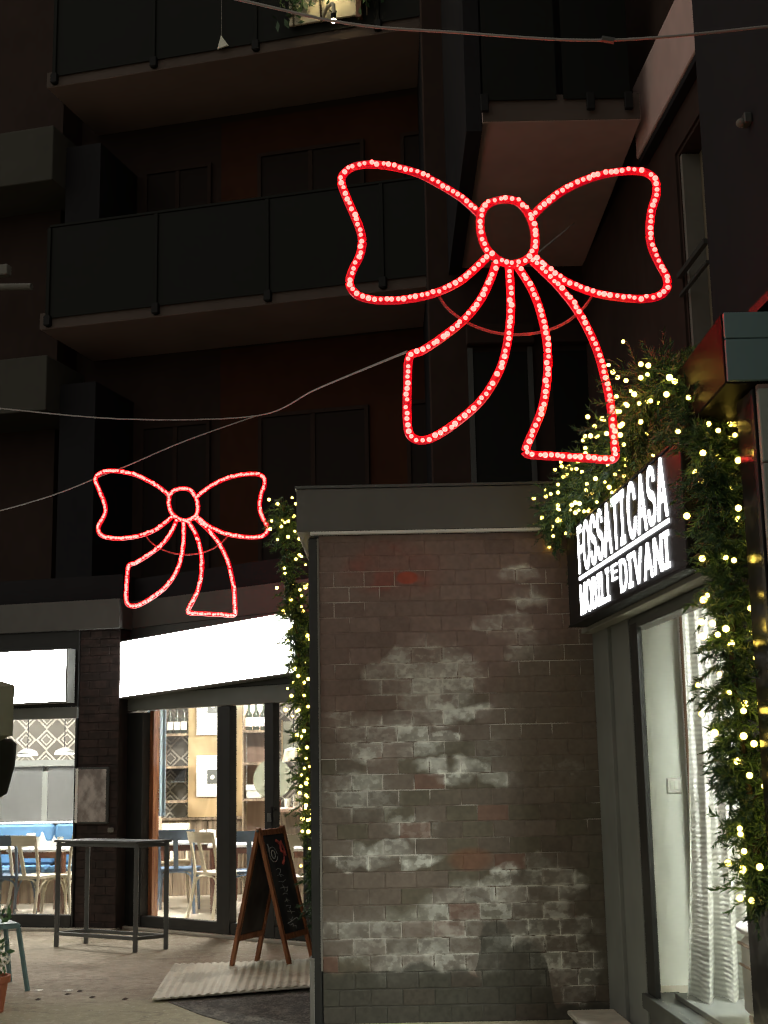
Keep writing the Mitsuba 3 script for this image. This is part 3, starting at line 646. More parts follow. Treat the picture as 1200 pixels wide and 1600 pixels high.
# lamps
for i, (x, y, z) in enumerate(((-4.02, 15.2, 1.745), (-3.80, 16.0, 1.76), (-5.2, 15.9, 1.78))):
    pl = thing('pendant_lamp', ('white glowing disc pendant over the tables in the left window, the larger left one', 'white glowing disc pendant beside the brick pillar in the left window', 'white glowing disc pendant farthest left above the blue bench')[i], 'pendant lamp')
    put('diffuser', lathe([[0, -0.012], [0.105, -0.008], [0.115, 0.004], [0, 0.004]], 28, (x, y, z)), 'm_bulb', pl, smooth=40, emit=(9, 8.6, 7.6), weight=5)
    put('shade', lathe([[0.118, 0.005], [0.1, 0.04], [0.03, 0.07], [0, 0.072]], 28, (x, y, z)), 'm_frame_grey', pl, smooth=40)
    put('cord', tube([(x, y, z + 0.07), (x, y, 2.75)], 0.005, 6), 'm_black', pl)
for k, (x, y) in enumerate(((-1.35, 14.5), (-1.55, 16.3), (-3.7, 15.3), (-4.7, 16.1))):
    dl = thing('ceiling_lamp', ('round flat ceiling lamp just inside the restaurant entrance', 'round flat ceiling lamp near the bottle cabinet at the back', 'round flat ceiling lamp above the tables beside the pillar', 'round flat ceiling lamp above the blue bench')[k], 'ceiling lamp')
    put('disc', lathe([[0, 2.725], [0.24, 2.725], [0.24, 2.747], [0, 2.747]], 28, (x, y, 0)), 'm_bulb', dl, emit=(220, 212, 190), weight=26)
    put('ring', lathe([[0.243, 2.715], [0.27, 2.715], [0.27, 2.749], [0.243, 2.749]], 28, (x, y, 0)), 'm_trim', dl)
# banquette
bn = thing('blue_bench', 'bright blue upholstered wall bench along the back of the left window', 'bench')
for k in range(4):
    put('back_cushion', box(-6.7 + k * 0.87, -5.84 + k * 0.87, 16.82, 16.98, 0.45, 0.93, 0.03), 'm_banquette', bn)
    put('seat_cushion', box(-6.7 + k * 0.87, -5.84 + k * 0.87, 16.4, 16.82, 0.34, 0.449, 0.03), 'm_banquette', bn)
put('base', box(-6.7, -3.24, 16.45, 16.98, 0.03, 0.338), 'm_wood_grey', bn)
put('top_rail', box(-6.7, -3.22, 16.84, 17.02, 0.932, 0.955, 0.003), 'm_white', bn)
# tables
def table(x, y, w, d, label, rot=0.0, top='m_white'):
    t = thing('dining_table', label, 'table')
    M = trimesh.transformations.rotation_matrix(rot, [0, 0, 1]); M[:2, 3] = x, y
    tr = lambda m: m.apply_transform(M)
    put('top', tr(box(-w / 2, w / 2, -d / 2, d / 2, 0.715, 0.75, 0.008)), top, t)
    for sx in (-1, 1):
        for sy in (-1, 1):
            put('leg', tr(bar((sx * (w / 2 - 0.06), sy * (d / 2 - 0.06), 0.03), (sx * (w / 2 - 0.05), sy * (d / 2 - 0.05), 0.714), 0.042)), 'm_brown', t)
    put('apron', tr(cat(box(-w / 2 + 0.06, w / 2 - 0.06, -d / 2 + 0.04, -d / 2 + 0.06, 0.65, 0.713), box(-w / 2 + 0.06, w / 2 - 0.06, d / 2 - 0.06, d / 2 - 0.04, 0.65, 0.713))), 'm_brown', t)
    gs = []
    for k in range(3):
        a = rng.random(3)
        px, py = (a[0] - .5) * w * .7, (a[1] - .5) * d * .7
        q = M @ np.array([px, py, 0, 1]); gs.append((q[0], q[1]))
    where = label.split('table ', 1)[1]
    for (gx, gy), w_ in zip(sorted(gs), ('leftmost', 'middle', 'rightmost')):
        glass_cup(gx, gy, 0.751, f'{w_} glass on the table {where}', 'glasses on the dining tables')
    q = M @ np.array([0.1 * w, -.1 * d, 0, 1]); nk = thing('folded_napkin', f'folded napkin on the table {where}', 'napkin', 'napkins on the dining tables')
    put('cloth', trimesh.convex.convex_hull(np.array([(q[0] - .05, q[1] - .04, .751), (q[0] + .05, q[1] - .04, .751), (q[0] - .05, q[1] + .04, .751), (q[0] + .05, q[1] + .04, .751), (q[0], q[1], .88)])), 'm_white', nk)
table(-3.72, 15.15, 0.72, 0.66, 'white topped table nearest the brick pillar in the left window', -0.27)
table(-4.62, 15.45, 0.78, 0.66, 'white topped table at the left edge of the left window', -0.27)
table(-4.1, 16.05, 0.8, 0.7, 'white topped table close to the blue bench', -0.1)
table(-2.25, 16.0, 0.95, 0.75, 'white topped table below the posters in the wide door pane')
table(-1.68, 15.3, 0.6, 0.7, 'white topped table behind the black divider of the door')
table(-1.02, 14.4, 0.62, 0.55, 'small white table behind the right door pane below the counter')
# bentwood chairs
def chair(x, y, rot, mat, label):
    """front faces local -y; the back stands at +y"""
    c = thing('cafe_chair', label, 'chair')
    M = trimesh.transformations.rotation_matrix(rot, [0, 0, 1]); M[:3, 3] = x, y, 0.03
    tr = lambda m: m.apply_transform(M)
    seat = trimesh.creation.extrude_polygon(Polygon([(-.19, .17), (.19, .17), (.215, -.2), (-.215, -.2)]).buffer(0.02), 0.028, engine='earcut'); seat.apply_translation([0, 0, 0.44])
    put('seat', tr(seat), mat, c)
    for s in (-1, 1):
        put('front_leg', tr(tube([(s * .20, -.19, 0.44), (s * .205, -.2, 0.25), (s * .215, -.215, 0)], [.019, .017, .013], 8)), mat, c, smooth=50)
        pts, _ = spline([(s * .205, .27, 0), (s * .185, .215, .25), (s * .18, .19, .46), (s * .185, .22, .68), (s * .19, .27, .88)], 14)
        put('back_post', tr(tube(pts, np.linspace(.016, .017, 14), 8)), mat, c, smooth=50)
        arch, _ = spline([(s * .20, -.18, .28), (s * .17, -.17, .38), (s * .08, -.16, .425), (0, -.16, .43)], 10)
        put('arch_brace', tr(tube(arch, .009, 6)), mat, c, smooth=50)
        side, _ = spline([(s * .195, .21, .28), (s * .195, .13, .40), (s * .195, 0, .43), (s * .2, -.12, .40), (s * .2, -.18, .28)], 14)
        put('side_brace', tr(tube(side, .009, 6)), mat, c, smooth=50)
        rear, _ = spline([(s * .185, .2, .3), (s * .14, .19, .41), (0, .185, .435)], 8)
        put('arch_brace', tr(tube(rear, .009, 6)), mat, c, smooth=50)
    n = 14
    xs = np.linspace(-.2, .2, n); yb = .255 + .035 * (1 - (xs / .2) ** 2)
    v = []
    for dz, dy in ((.775, -.008), (.885, .018)):
        for o in (0, .016):
            v += [(xs[k], yb[k] + dy + o, dz) for k in range(n)]
    v = np.array(v); f = []
    for k in range(n - 1):
        a = [0 * n + k, 1 * n + k, 3 * n + k, 2 * n + k]
        for i in range(4):
            j = (i + 1) % 4; f += [[a[i], a[j], a[j] + 1], [a[i], a[j] + 1, a[i] + 1]]
    f += [[0, 2 * n, 3 * n], [0, 3 * n, n], [n - 1, 4 * n - 1, 3 * n - 1], [n - 1, 2 * n - 1, 4 * n - 1]]
    put('back_rail', tr(trimesh.Trimesh(v, f, process=False)), mat, c)
    put('back_slat', tr(bar((0, .2, .47), (0, .285, .78), .05, .012)), mat, c)
chair(-4.05, 14.72, math.pi - 0.2, 'm_bluechair', 'dark blue cafe chair with its back to the left window')
chair(-3.72, 14.62, math.pi - 0.5, 'm_cream', 'cream cafe chair in the left window seen from behind')
chair(-3.40, 14.75, math.pi + 0.9, 'm_cream', 'cream cafe chair next to the brick pillar inside the left window')
chair(-4.5, 14.95, math.pi + 0.2, 'm_cream', 'cream cafe chair at the extreme left of the left window')
chair(-2.34, 15.25, math.pi + 0.05, 'm_bluechair', 'slate blue cafe chair seen from behind in the wide door pane')
chair(-1.80, 14.62, math.pi - 0.75, 'm_cream', 'cream cafe chair beside the black divider in the wide door pane')
chair(-1.50, 14.7, math.pi + 0.1, 'm_bluechair', 'slate blue cafe chair just right of the door divider')
chair(-1.0, 13.85, math.pi + 0.1, 'm_cream', 'cream cafe chair behind the right pane beside the garland')
chair(-2.6, 16.4, 0.1, 'm_cream', 'cream cafe chair on the far side of the table under the posters')

# ------------------------------------------------------------------ apartment block at the back (left)
A0, Ad = np.array([-4.343, 16.4]), np.array([0.965, -0.262])
Bf = Fr(A0, Ad)                   # s from the left balcony end to the right, t towards the street
ap = thing('apartment_block', 'dark apartment block with long glass fronted balconies behind the small bow', 'building')
SE = 5.62
put('wall', Bf(box(-6.0, SE + 0.2, -2.0, -1.45, 3.2, 17.0)), 'm_wall', ap)
put('dark_pier', Bf(box(0.12, 0.62, -1.45, -0.35, 3.3, 6.45)), 'm_dark_wall', ap)
put('dark_pier', Bf(box(0.12, 0.62, -1.45, -0.35, 7.36, 9.72)), 'm_dark_wall', ap)
put('rust_wall_panel', Bf(box(1.9, SE, -1.45, -1.40, 7.4, 10.3)), 'm_rust', ap)
put('rust_wall_panel', Bf(box(1.9, SE, -1.45, -1.40, 3.6, 7.05)), 'm_rust', ap)
def balcony(par, fr, s0, s1, z, dep, posts, glass_h=1.12, side=0.0):
    b = put('balcony_slab', fr(cat(box(s0, s1, -dep, 0, z, z + 0.22, 0.008))), 'm_soffit', par)
    put('front_shade_skin', fr(box(s0, s1, 0.0005, 0.0018, z + 0.004, z + 0.216)), 'm_front_shade', b)  # thin sheet, shade put into its colour to dim the skylit front
    for a, c in zip(posts[:-1], posts[1:]):
        put('glass_panel', fr(box(a + 0.015, c - 0.015, 0.022, 0.034, z + 0.13, z + 0.22 + glass_h)), 'm_glassdark', b)
    for a in posts:
        put('post', fr(box(a - 0.025, a + 0.025, 0.002, 0.06, z + 0.02, z + 0.22 + glass_h, 0.004)), 'm_glassdark', b)
        put('bracket', fr(box(a - 0.045, a + 0.045, 0.002, 0.07, z + 0.03, z + 0.16, 0.006)), 'm_black', b)
    put('hand_rail', fr(box(posts[0], posts[-1], 0.01, 0.05, z + 0.225 + glass_h, z + 0.26 + glass_h, 0.006)), 'm_glassdark', b)
    return b
balcony(ap, Bf, 0.0, SE, 7.09, 1.45, [0.13, 1.62, 3.1, 4.55, SE - 0.1])
balcony(ap, Bf, 0.0, SE, 10.42, 1.45, [0.13, 1.55, 2.95, 4.55, SE - 0.1])
balcony(ap, Bf, 0.0, SE, 13.75, 1.45, [0.13, 1.55, 3.0, 4.55, SE - 0.1])
def frenchdoor(par, fr, s0, s1, z0, z1, t=-1.40, shut=True):
    w_ = put('window', fr(box(s0, s1, t + 0.001, t + 0.03, z0, z1)), 'm_window_dark', par)
    put('frame', fr(cat(box(s0 - .05, s0, t + 0.001, t + .06, z0, z1 + .05), box(s1, s1 + .05, t + 0.001, t + .06, z0, z1 + .05), box(s0, s1, t + 0.001, t + .06, z1, z1 + .05), box((s0 + s1) / 2 - .03, (s0 + s1) / 2 + .03, t + .031, t + .05, z0, z1))), 'm_wall', w_)
for z in (3.75, 7.4, 10.75):
    frenchdoor(ap, Bf, 2.5, 3.9, z, z + 2.3)
    frenchdoor(ap, Bf, 4.5, 5.3, z, z + 2.3)
    frenchdoor(ap, Bf, 0.8, 1.7, z, z + 2.3, -1.45)
# recessed slab bands left of the balconies
for z0, z1 in ((9.12, 9.88), (6.03, 6.75)):
    put('slab_band', Bf(box(-5.0, 0.115, -1.0, 0.0, z0, z1, 0.01)), 'm_far_band', ap)
put('side_wall', Bf(box(-6.0, -0.25, -1.45, -0.9, 3.3, 17.0)), 'm_wall', ap)
rb = thing('awning_roller', 'pale rolled awning tube with a small box at the left edge between the balconies', 'awning')
put('roller', Bf(tube([(-1.3, 0.06, 7.78), (-0.1, 0.06, 7.66)], 0.045, 10)), 'm_band', rb, smooth=50)
put('bracket_box', Bf(box(-1.0, -0.44, -0.02, 0.1, 7.86, 8.0, 0.01)), 'm_band', rb)
# lit parapet with plants and a swan neck lamp on the upper balcony
pb = thing('lit_parapet', 'cream parapet section lit by a lamp at the top of the picture', 'parapet')
put('panel', Bf(box(3.42, 4.30, 0.075, 0.11, 10.66, 11.75)), 'm_cream', pb)
put('end_post', Bf(box(4.302, 4.37, 0.075, 0.15, 10.6, 11.75)), 'm_brown', pb)
wl = thing('wall_lamp', 'small lit swan neck lamp hanging at the top balcony edge', 'lamp')
p0 = Bf.P(3.88, 0.12, 10.72); 
arm, _ = spline([Bf.P(3.86, 0.12, 10.68), Bf.P(3.98, 0.28, 10.72), Bf.P(4.09, 0.42, 10.66), Bf.P(4.11, 0.45, 10.56), Bf.P(4.11, 0.46, 10.50)], 16)
put('arm', tube(arm, 0.024, 8), 'm_cream', wl, smooth=50)
put('socket', tube([Bf.P(4.11, 0.46, 10.50), Bf.P(4.11, 0.46, 10.43)], 0.032, 12), 'm_black', wl)
put('bulb', ball(0.034, Bf.P(4.11, 0.46, 10.415), 2), 'm_bulb', wl, smooth=True, emit=(22, 18, 10), weight=1)
ul = thing('added_floodlight', 'added unseen floodlight just above the picture lighting the parapet plants', 'lamp')  # extra lamp out of view, added to brighten the parapet
put('head', Bf(box(3.75, 4.05, 0.5, 0.6, 11.05, 11.2, 0.01)), 'm_black', ul)
m = Bf(trimesh.Trimesh([(3.77, 0.495, 11.06), (4.03, 0.495, 11.06), (4.03, 0.495, 11.19), (3.77, 0.495, 11.19)], [[0, 1, 2], [0, 2, 3]], process=False))
if m.face_normals[0][:2] @ Bf.n > 0: m.invert()
put('glowing_face', m, 'm_bulb', ul, emit=(34, 27, 13), weight=4)
put('bracket', Bf(box(3.88, 3.92, 0.11, 0.5, 11.12, 11.15)), 'm_black', ul)
def leaf_cluster(center, n, size, spread, up_=0.4):
    vs, fs = [], []
    for _ in range(n):
        o = np.array(center) + rng.normal(size=3) * spread
        d = rng.normal(size=3); d[2] += up_; d /= np.linalg.norm(d); s = np.cross(d, rng.normal(size=3)); s /= np.linalg.norm(s) + 1e-9
        l = size * (0.6 + 0.8 * rng.random()); k = len(vs)
        vs += [o, o + d * l * .5 + s * l * .22, o + d * l, o + d * l * .5 - s * l * .22]; fs += [[k, k + 1, k + 2], [k, k + 2, k + 3]]
    return trimesh.Trimesh(vs, fs, process=False)
for i, (s, n_) in enumerate(((3.50, 90), (3.86, 26), (4.45, 60))):
    bpnt = thing('balcony_plant', ('dark leafy plant left of the lit lamp on the top balcony', 'sparse dark plant right behind the lit lamp on the top balcony', 'dark plant at the right end of the lit parapet')[i], 'plant')
    put('foliage', leaf_cluster(Bf.P(s, 0.2, 10.98), n_, 0.12, np.array([0.09, 0.04, 0.16])), 'm_needle', bpnt, kind='stuff')
    put('stem', tube([Bf.P(s, 0.16, 10.6), Bf.P(s, 0.2, 11.0)], 0.012, 6), 'm_twig', bpnt)
gl = thing('reflection_shape', 'added pale pointed ornament hanging on the dark top balcony', 'reflection')  # solid pale shape added in place of a reflection
put('blade', trimesh.convex.convex_hull(np.array([Bf.P(2.44, .07, 10.52), Bf.P(2.60, .07, 10.55), Bf.P(2.50, .07, 10.70), Bf.P(2.45, .09, 10.52), Bf.P(2.58, .09, 10.55), Bf.P(2.50, .09, 10.70)])), 'm_petal', gl)
put('string', tube([Bf.P(2.50, .08, 10.69), Bf.P(2.50, .08, 11.5)], .003, 5), 'm_cable', gl)

# ------------------------------------------------------------------ right wing of the courtyard
rw = thing('rear_wing', 'dark building wing with a broad pale balcony underside behind the big bow', 'building')
put('wall', box(0.55, 3.2, 14.4, 14.9, 3.2, 17.0), 'm_wall', rw)
put('left_return', box(0.55, 0.80, 14.9, 17.5, 3.2, 17.0), 'm_dark_wall', rw)
Wf = Fr([0.92, 10.88], [1, 0])
bs = put('balcony_slab', box(0.92, 2.30, 10.88, 14.4, 7.05, 7.30, 0.008), 'm_wing_soffit', rw)
put('front_shade_skin', box(0.925, 2.295, 10.874, 10.8795, 7.056, 7.294), 'm_front_shade', bs)  # same darkened skin, painting shade onto the wing slab front
for a, c in ((0.0, 0.66), (0.70, 1.30)):
    put('parapet_panel', Wf(box(a + .01, c - .01, 0.022, 0.034, 7.24, 8.6)), 'm_glassdark', bs)
for a in (0.02, 0.94, 1.27):
    put('bracket', Wf(box(a - 0.035, a + 0.035, 0.036, 0.08, 7.12, 7.28, 0.006)), 'm_black', bs)
put('hand_rail', Wf(box(0, 1.3, 0.01, 0.05, 8.602, 8.64)), 'm_frame', bs)
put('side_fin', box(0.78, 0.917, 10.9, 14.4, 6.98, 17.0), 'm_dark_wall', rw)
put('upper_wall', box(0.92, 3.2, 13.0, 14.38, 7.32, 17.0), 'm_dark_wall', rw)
put('upper_slab', box(0.92, 2.30, 10.88, 13.0, 10.4, 10.65, 0.008), 'm_soffit', rw)
wn = put('window', box(2.36, 2.7, 12.96, 12.999, 8.4, 10.2), 'm_glassdark', rw, emit=(0.055, 0.10, 0.095), weight=1, label='dim teal lit window in the corner under the top slab')
# doors on the wall of the wing at first floor
w2 = put('window', box(1.02, 1.62, 14.36, 14.399, 3.9, 6.05), 'm_glassdark', rw)
put('frame', cat(box(0.96, 1.018, 14.34, 14.399, 3.9, 6.1), box(1.622, 1.68, 14.34, 14.399, 3.9, 6.1)), 'm_frame', w2)
put('shutter_box', box(0.95, 1.70, 14.25, 14.398, 6.12, 6.34, 0.01), 'm_wall', w2)
w3 = put('window', box(1.9, 2.4, 14.36, 14.399, 3.9, 6.05), 'm_glassdark', rw)
put('shutter_box', box(1.82, 2.46, 14.25, 14.398, 6.12, 6.34, 0.01), 'm_wall', w3)
pipe = thing('drain_pipe', 'thin dark drain pipe with a pale stub on the rear wing wall', 'pipe')
put('pipe', tube([(2.62, 14.2, 3.4), (2.62, 14.2, 6.0)], 0.03, 8), 'm_frame', pipe, smooth=50)
put('pale_stub', tube([(2.64, 14.15, 5.95), (2.66, 14.15, 6.22)], 0.022, 8), 'm_band', pipe, smooth=50)

# right side facade running towards the camera
Rf = Fr([2.36, 13.0], [0.055, -1.0])
if Rf.n[0] > 0: Rf.n = -Rf.n; Rf.M[:2, 1] = Rf.n
rs = thing('side_facade', 'dark upper facade with a pale slab edge and a blind window at the right', 'building')
def rbx(s0, s1, t0, t1, z0, z1, ch=0.0): return Rf(box(s0, s1, t0, t1, z0, z1, ch))
put('wall', rbx(-1.4, 2.46, -0.6, 0.0, 3.2, 17.0), 'm_wall', rs)
put('wall', rbx(2.46, 3.25, -0.6, 0.0, 6.56, 17.0), 'm_wall', rs)
put('wall', rbx(2.46, 3.25, -0.6, 0.0, 3.2, 4.72), 'm_wall', rs)
put('wall', rbx(3.25, 6.2, -0.6, 0.0, 3.2, 17.0), 'm_wall', rs)
put('slab_edge', rbx(1.6, 5.6, 0.002, 0.10, 6.92, 7.62, 0.008), 'm_wing_soffit', rs)
put('slab_soffit', rbx(1.6, 5.6, 0.002, 0.085, 6.86, 6.918, 0.004), 'm_dark_wall', rs)
wb = put('window', rbx(2.50, 3.21, -0.22, -0.18, 4.76, 6.53), 'm_blind', rs, label='window with a closed beige blind')
put('frame', cat(rbx(2.461, 2.50, -0.2, -0.02, 4.72, 6.56), rbx(3.21, 3.249, -0.2, -0.02, 4.72, 6.56), rbx(2.5, 3.21, -0.2, -0.02, 6.53, 6.559), rbx(2.5, 3.21, -0.2, -0.02, 4.721, 4.76)), 'm_wall', wb)
put('guard_rail', cat(rbx(2.47, 3.24, 0.01, 0.05, 5.46, 5.50), rbx(2.47, 3.24, 0.01, 0.04, 5.30, 5.325)), 'm_frame', wb)
put('reveal', rbx(2.501, 2.56, -0.179, -0.03, 4.77, 6.52), 'm_band', wb)
nw = thing('near_facade', 'black unlit projecting facade filling the top right corner', 'building')
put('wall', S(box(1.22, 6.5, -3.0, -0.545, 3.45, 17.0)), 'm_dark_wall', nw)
put('ledge', S(box(1.2, 6.5, -3.0, -0.02, 3.41, 3.449)), 'm_black', nw)
dc = thing('glint_dome', 'small white dome added for a glint high on the black facade at the right', 'fixture')  # small dome added where a glint of light shows
put('base', S(box(2.05, 2.13, -0.543, -0.50, 4.93, 4.99, 0.006)), 'm_frame', dc)
put('dome', ball(0.024, S.P(2.09, -0.49, 4.945), 2), 'm_band', dc, smooth=True)
# block behind that closes the courtyard out of view
hb = thing('far_block', 'plain dark house wall closing the courtyard behind the roofs', 'building')
put('wall', box(-14, 8, 19.4, 20.0, 0.0, 17.0), 'm_dark_wall', hb)

# ------------------------------------------------------------------ red bows of LED rope
BOW = dict(
    left_loop=[(-0.142, 0.095), (-0.23, 0.183), (-0.332, 0.254), (-0.444, 0.319), (-0.557, 0.356), (-0.671, 0.375), (-0.768, 0.367), (-0.828, 0.326), (-0.838, 0.271), (-0.813, 0.195), (-0.779, 0.108), (-0.751, 0.032), (-0.739, -0.04), (-0.753, -0.114), (-0.786, -0.181), (-0.806, -0.248), (-0.788, -0.299), (-0.74, -0.333), (-0.635, -0.352), (-0.507, -0.345), (-0.379, -0.317), (-0.266, -0.266), (-0.183, -0.2), (-0.117, -0.137)],
    knot=[(-0.144, 0.044), (-0.132, 0.105), (-0.092, 0.149), (-0.017, 0.168), (0.048, 0.153), (0.094, 0.101), (0.121, 0.032), (0.13, -0.047), (0.115, -0.121), (0.065, -0.164), (-0.006, -0.176), (-0.069, -0.145), (-0.116, -0.093), (-0.139, -0.024)],
    right_loop=[(0.116, 0.073), (0.183, 0.14), (0.283, 0.214), (0.399, 0.27), (0.515, 0.303), (0.629, 0.314), (0.71, 0.302), (0.753, 0.256), (0.752, 0.18), (0.724, 0.095), (0.709, -0.007), (0.714, -0.093), (0.747, -0.185), (0.779, -0.256), (0.778, -0.313), (0.738, -0.353), (0.657, -0.368), (0.546, -0.359), (0.419, -0.333), (0.31, -0.287), (0.216, -0.228), (0.133, -0.149)],
    left_tail=[(-0.07, -0.168), (-0.105, -0.262), (-0.157, -0.362), (-0.239, -0.46), (-0.353, -0.551), (-0.45, -0.615), (-0.514, -0.647), (-0.527, -0.784), (-0.533, -0.947), (-0.523, -1.037), (-0.476, -1.07), (-0.398, -1.053), (-0.27, -0.968), (-0.157, -0.863), (-0.073, -0.728), (-0.031, -0.597), (-0.006, -0.431), (-0.003, -0.264), (-0.006, -0.18)],
    right_tail=[(0.035, -0.181), (0.101, -0.3), (0.144, -0.434), (0.169, -0.601), (0.162, -0.765), (0.134, -0.911), (0.089, -1.023), (0.045, -1.119), (0.056, -1.151), (0.193, -1.164), (0.348, -1.176), (0.467, -1.182), (0.477, -1.095), (0.47, -0.934), (0.446, -0.771), (0.407, -0.605), (0.335, -0.438), (0.245, -0.303), (0.153, -0.2), (0.113, -0.159)])
ARC = [(-0.357, -0.331), (-0.317, -0.392), (-0.224, -0.467), (-0.098, -0.519), (0.029, -0.535), (0.156, -0.521), (0.269, -0.477), (0.359, -0.405), (0.403, -0.346)]
def bow(c, label, bead_r, gap, tall=1.0):
    b = thing('red_light_bow', label, 'bow light', 'red bow shaped Christmas lights')
    tilt = rng.random(400)
    for name, pts in BOW.items():
        P = np.array([(c[0] + x, c[1], c[2] + z * tall) for x, z in pts])
        closed = name == 'knot'
        _, Ln = spline(P, 10, closed)
        n = max(6, int(Ln / gap))
        path, _ = spline(P, n * 3, closed)
        path[:, 1] += {'knot': -0.012}.get(name, 0)
        t = put(name, tube(path, 0.0215, 8, closed), 'm_red_tube', b, smooth=True, emit=(0.33, 0.001, 0.010), weight=0.5)
        q, _ = spline(P, n, closed)
        beads = []
        for k, o in enumerate(q):
            yoff = -0.018 - (0.012 if name == 'knot' else 0)
            if rng.random() < 0.012: continue      # a dead lamp here and there
            beads.append(ball(bead_r * (0.82 + 0.34 * rng.random()), o + np.array([0.003 * rng.normal(), yoff, 0.003 * rng.normal()])))
        put('led_beads', cat(*beads), 'm_bulb', t, smooth=True, emit=(18.0, 0.46, 0.39), weight=3, kind='stuff')
    P = np.array([(c[0] + x, c[1] + 0.02, c[2] + z * tall) for x, z in ARC])
    arc, _ = spline(P, 30)
    put('brace_arc', tube(arc, 0.008, 6), 'm_red_wire', b, smooth=True)
    return b
bow((0.655, 6.40, 4.212), 'large red light bow in the upper right in front of the building', 0.0130, 0.0295)
bow((-1.875, 12.40, 4.013), 'smaller farther red light bow above the long white light box', 0.0130, 0.0235, 0.89)

# ------------------------------------------------------------------ cables
def cable(pts, r, label, n=60):
    p, _ = spline(pts, n); c = thing('overhead_cable', label, 'cable'); put('wire', tube(p, r, 6), 'm_cable', c, smooth=True); return c
c1 = cable([(-2.4, 6.0, 5.75), (-0.656, 6.0, 5.273), (-0.126, 6.0, 5.136), (0.355, 6.0, 5.082), (1.131, 6.0, 5.022), (1.98, 6.0, 5.085)], 0.007, 'pale overhead cable crossing the top of the picture')
put('clamp', cat(tube([(1.10, 6.0, 5.03), (1.16, 6.0, 5.018)], 0.016, 8)), 'm_steel', c1)
cable([(-8.9, 12.6, 5.75), (-5.5, 12.5, 5.25), (-3.64, 12.4, 4.978), (-2.418, 12.4, 4.848), (-1.2, 12.4, 4.855), (-0.5, 10.0, 4.43), (0.13, 6.42, 3.6)], 0.0065, 'middle cable running from the left edge to the big bow')
cable([(-6.5, 12.45, 3.35), (-3.607, 12.42, 3.99), (-2.6, 12.42, 4.33), (-1.9, 12.42, 4.62), (-1.2, 12.4, 4.855)], 0.006, 'thin cable rising over the small bow from the left edge')
cable([(0.763, 6.42, 4.074), (2.03, 13.15, 7.05)], 0.004, 'thin wire from the big bow knot up to the balcony underside')

# ------------------------------------------------------------------ garlands
def garland(path_pts, radius, sprigs, lights, label, seed, bulb_r, squash=None, hang=0.25, droop=0.1):
    g = np.random.default_rng(seed)
    P, Ln = spline(path_pts, 200)
    k = thing('lit_garland', label, 'garland')
    put('core_rope', tube(P, 0.014, 8), 'm_twig', k, smooth=True)
    VS, FS, VL, FL = [], [], [], []
    tang = np.gradient(P, axis=0); tang /= np.linalg.norm(tang, axis=1, keepdims=True)
    for _ in range(sprigs):
        i = g.integers(0, 200); rr_ = radius(i / 199) if callable(radius) else radius
        d = g.normal(size=3); d -= tang[i] * (d @ tang[i]) * 0.6
        if squash is not None: d *= squash
        d += tang[i] * 0.5 * g.normal() + np.array([0, 0, -hang]); d /= np.linalg.norm(d)
        Lg = rr_ * (0.55 + 0.75 * g.random() ** 1.5)
        o = P[i] + 0.03 * g.normal(size=3)
        light = g.random() < 0.22
        vs, fs = (VL, FL) if light else (VS, FS)
        nn = int(26 + 14 * g.random())
        side0 = np.cross(d, g.normal(size=3)); side0 /= np.linalg.norm(side0)
        up_ = np.cross(d, side0)
        for j in range(nn):
            a = (j + 0.5) / nn
            c = o + d * Lg * a - np.array([0, 0, droop * Lg * a * a])
            th = g.random() * 2 * math.pi
            s_ = math.cos(th) * side0 + 0.55 * math.sin(th) * up_
            nd = s_ + d * (0.75 + 0.3 * g.random()); nd /= np.linalg.norm(nd)
            nl = (0.042 + 0.022 * g.random()) * (1.05 - 0.45 * a); wv = np.cross(nd, g.normal(size=3)); wv /= np.linalg.norm(wv) + 1e-9; wv *= 0.0042
            b = len(vs); tip = c + nd * nl
            vs += [c - wv, c + wv, tip]; fs.append([b, b + 1, b + 2])
    put('foliage', trimesh.Trimesh(VS, FS, process=False), 'm_needle', k, kind='stuff')
    put('pale_foliage', trimesh.Trimesh(VL, FL, process=False), 'm_needle_light', k, kind='stuff')
    bl, wires = [], []
    for _ in range(lights):
        i = g.integers(0, 200); rr_ = radius(i / 199) if callable(radius) else radius
        d = g.normal(size=3); d -= tang[i] * (d @ tang[i]) * .5
        if squash is not None: d *= squash
        d /= np.linalg.norm(d)
        d = d if d @ (P[i] - eye) < 0 or g.random() < 0.18 else -d      # more of the lamps are pinned on the street side
        bl.append(ball(bulb_r * (0.75 + 0.5 * g.random()), P[i] + d * rr_ * (0.62 + 0.45 * g.random())))
    put('fairy_lights', cat(*bl), 'm_bulb', k, smooth=True, emit=(11.0, 7.4, 1.05), weight=8, kind='stuff')
    w_ = P + 0.04 * np.stack([np.sin(np.arange(200) * .5), np.cos(np.arange(200) * .5), 0 * np.arange(200)], 1)
    put('light_cord', tube(w_, 0.004, 5), 'm_black', k)
    return k
garland([(1.12, 8.62, 3.0), (1.13, 8.5, 3.15), (1.20, 7.6, 3.19), (1.29, 6.8, 3.26), (1.335, 6.15, 3.40)], lambda a: 0.19 + 0.06 * a, 560, 140, 'fir garland with warm lights lying along the top of the shop sign', 3, 0.0105, hang=0.12)
garland([(1.335, 6.1, 3.40), (1.385, 5.85, 3.2), (1.415, 5.65, 2.85), (1.445, 5.58, 2.35), (1.42, 5.54, 1.9), (1.445, 5.52, 1.45), (1.47, 5.52, 1.05)], lambda a: 0.19 - 0.04 * a, 760, 90, 'fir garland with warm lights hanging down the right pier', 5, 0.0125, hang=0.35)
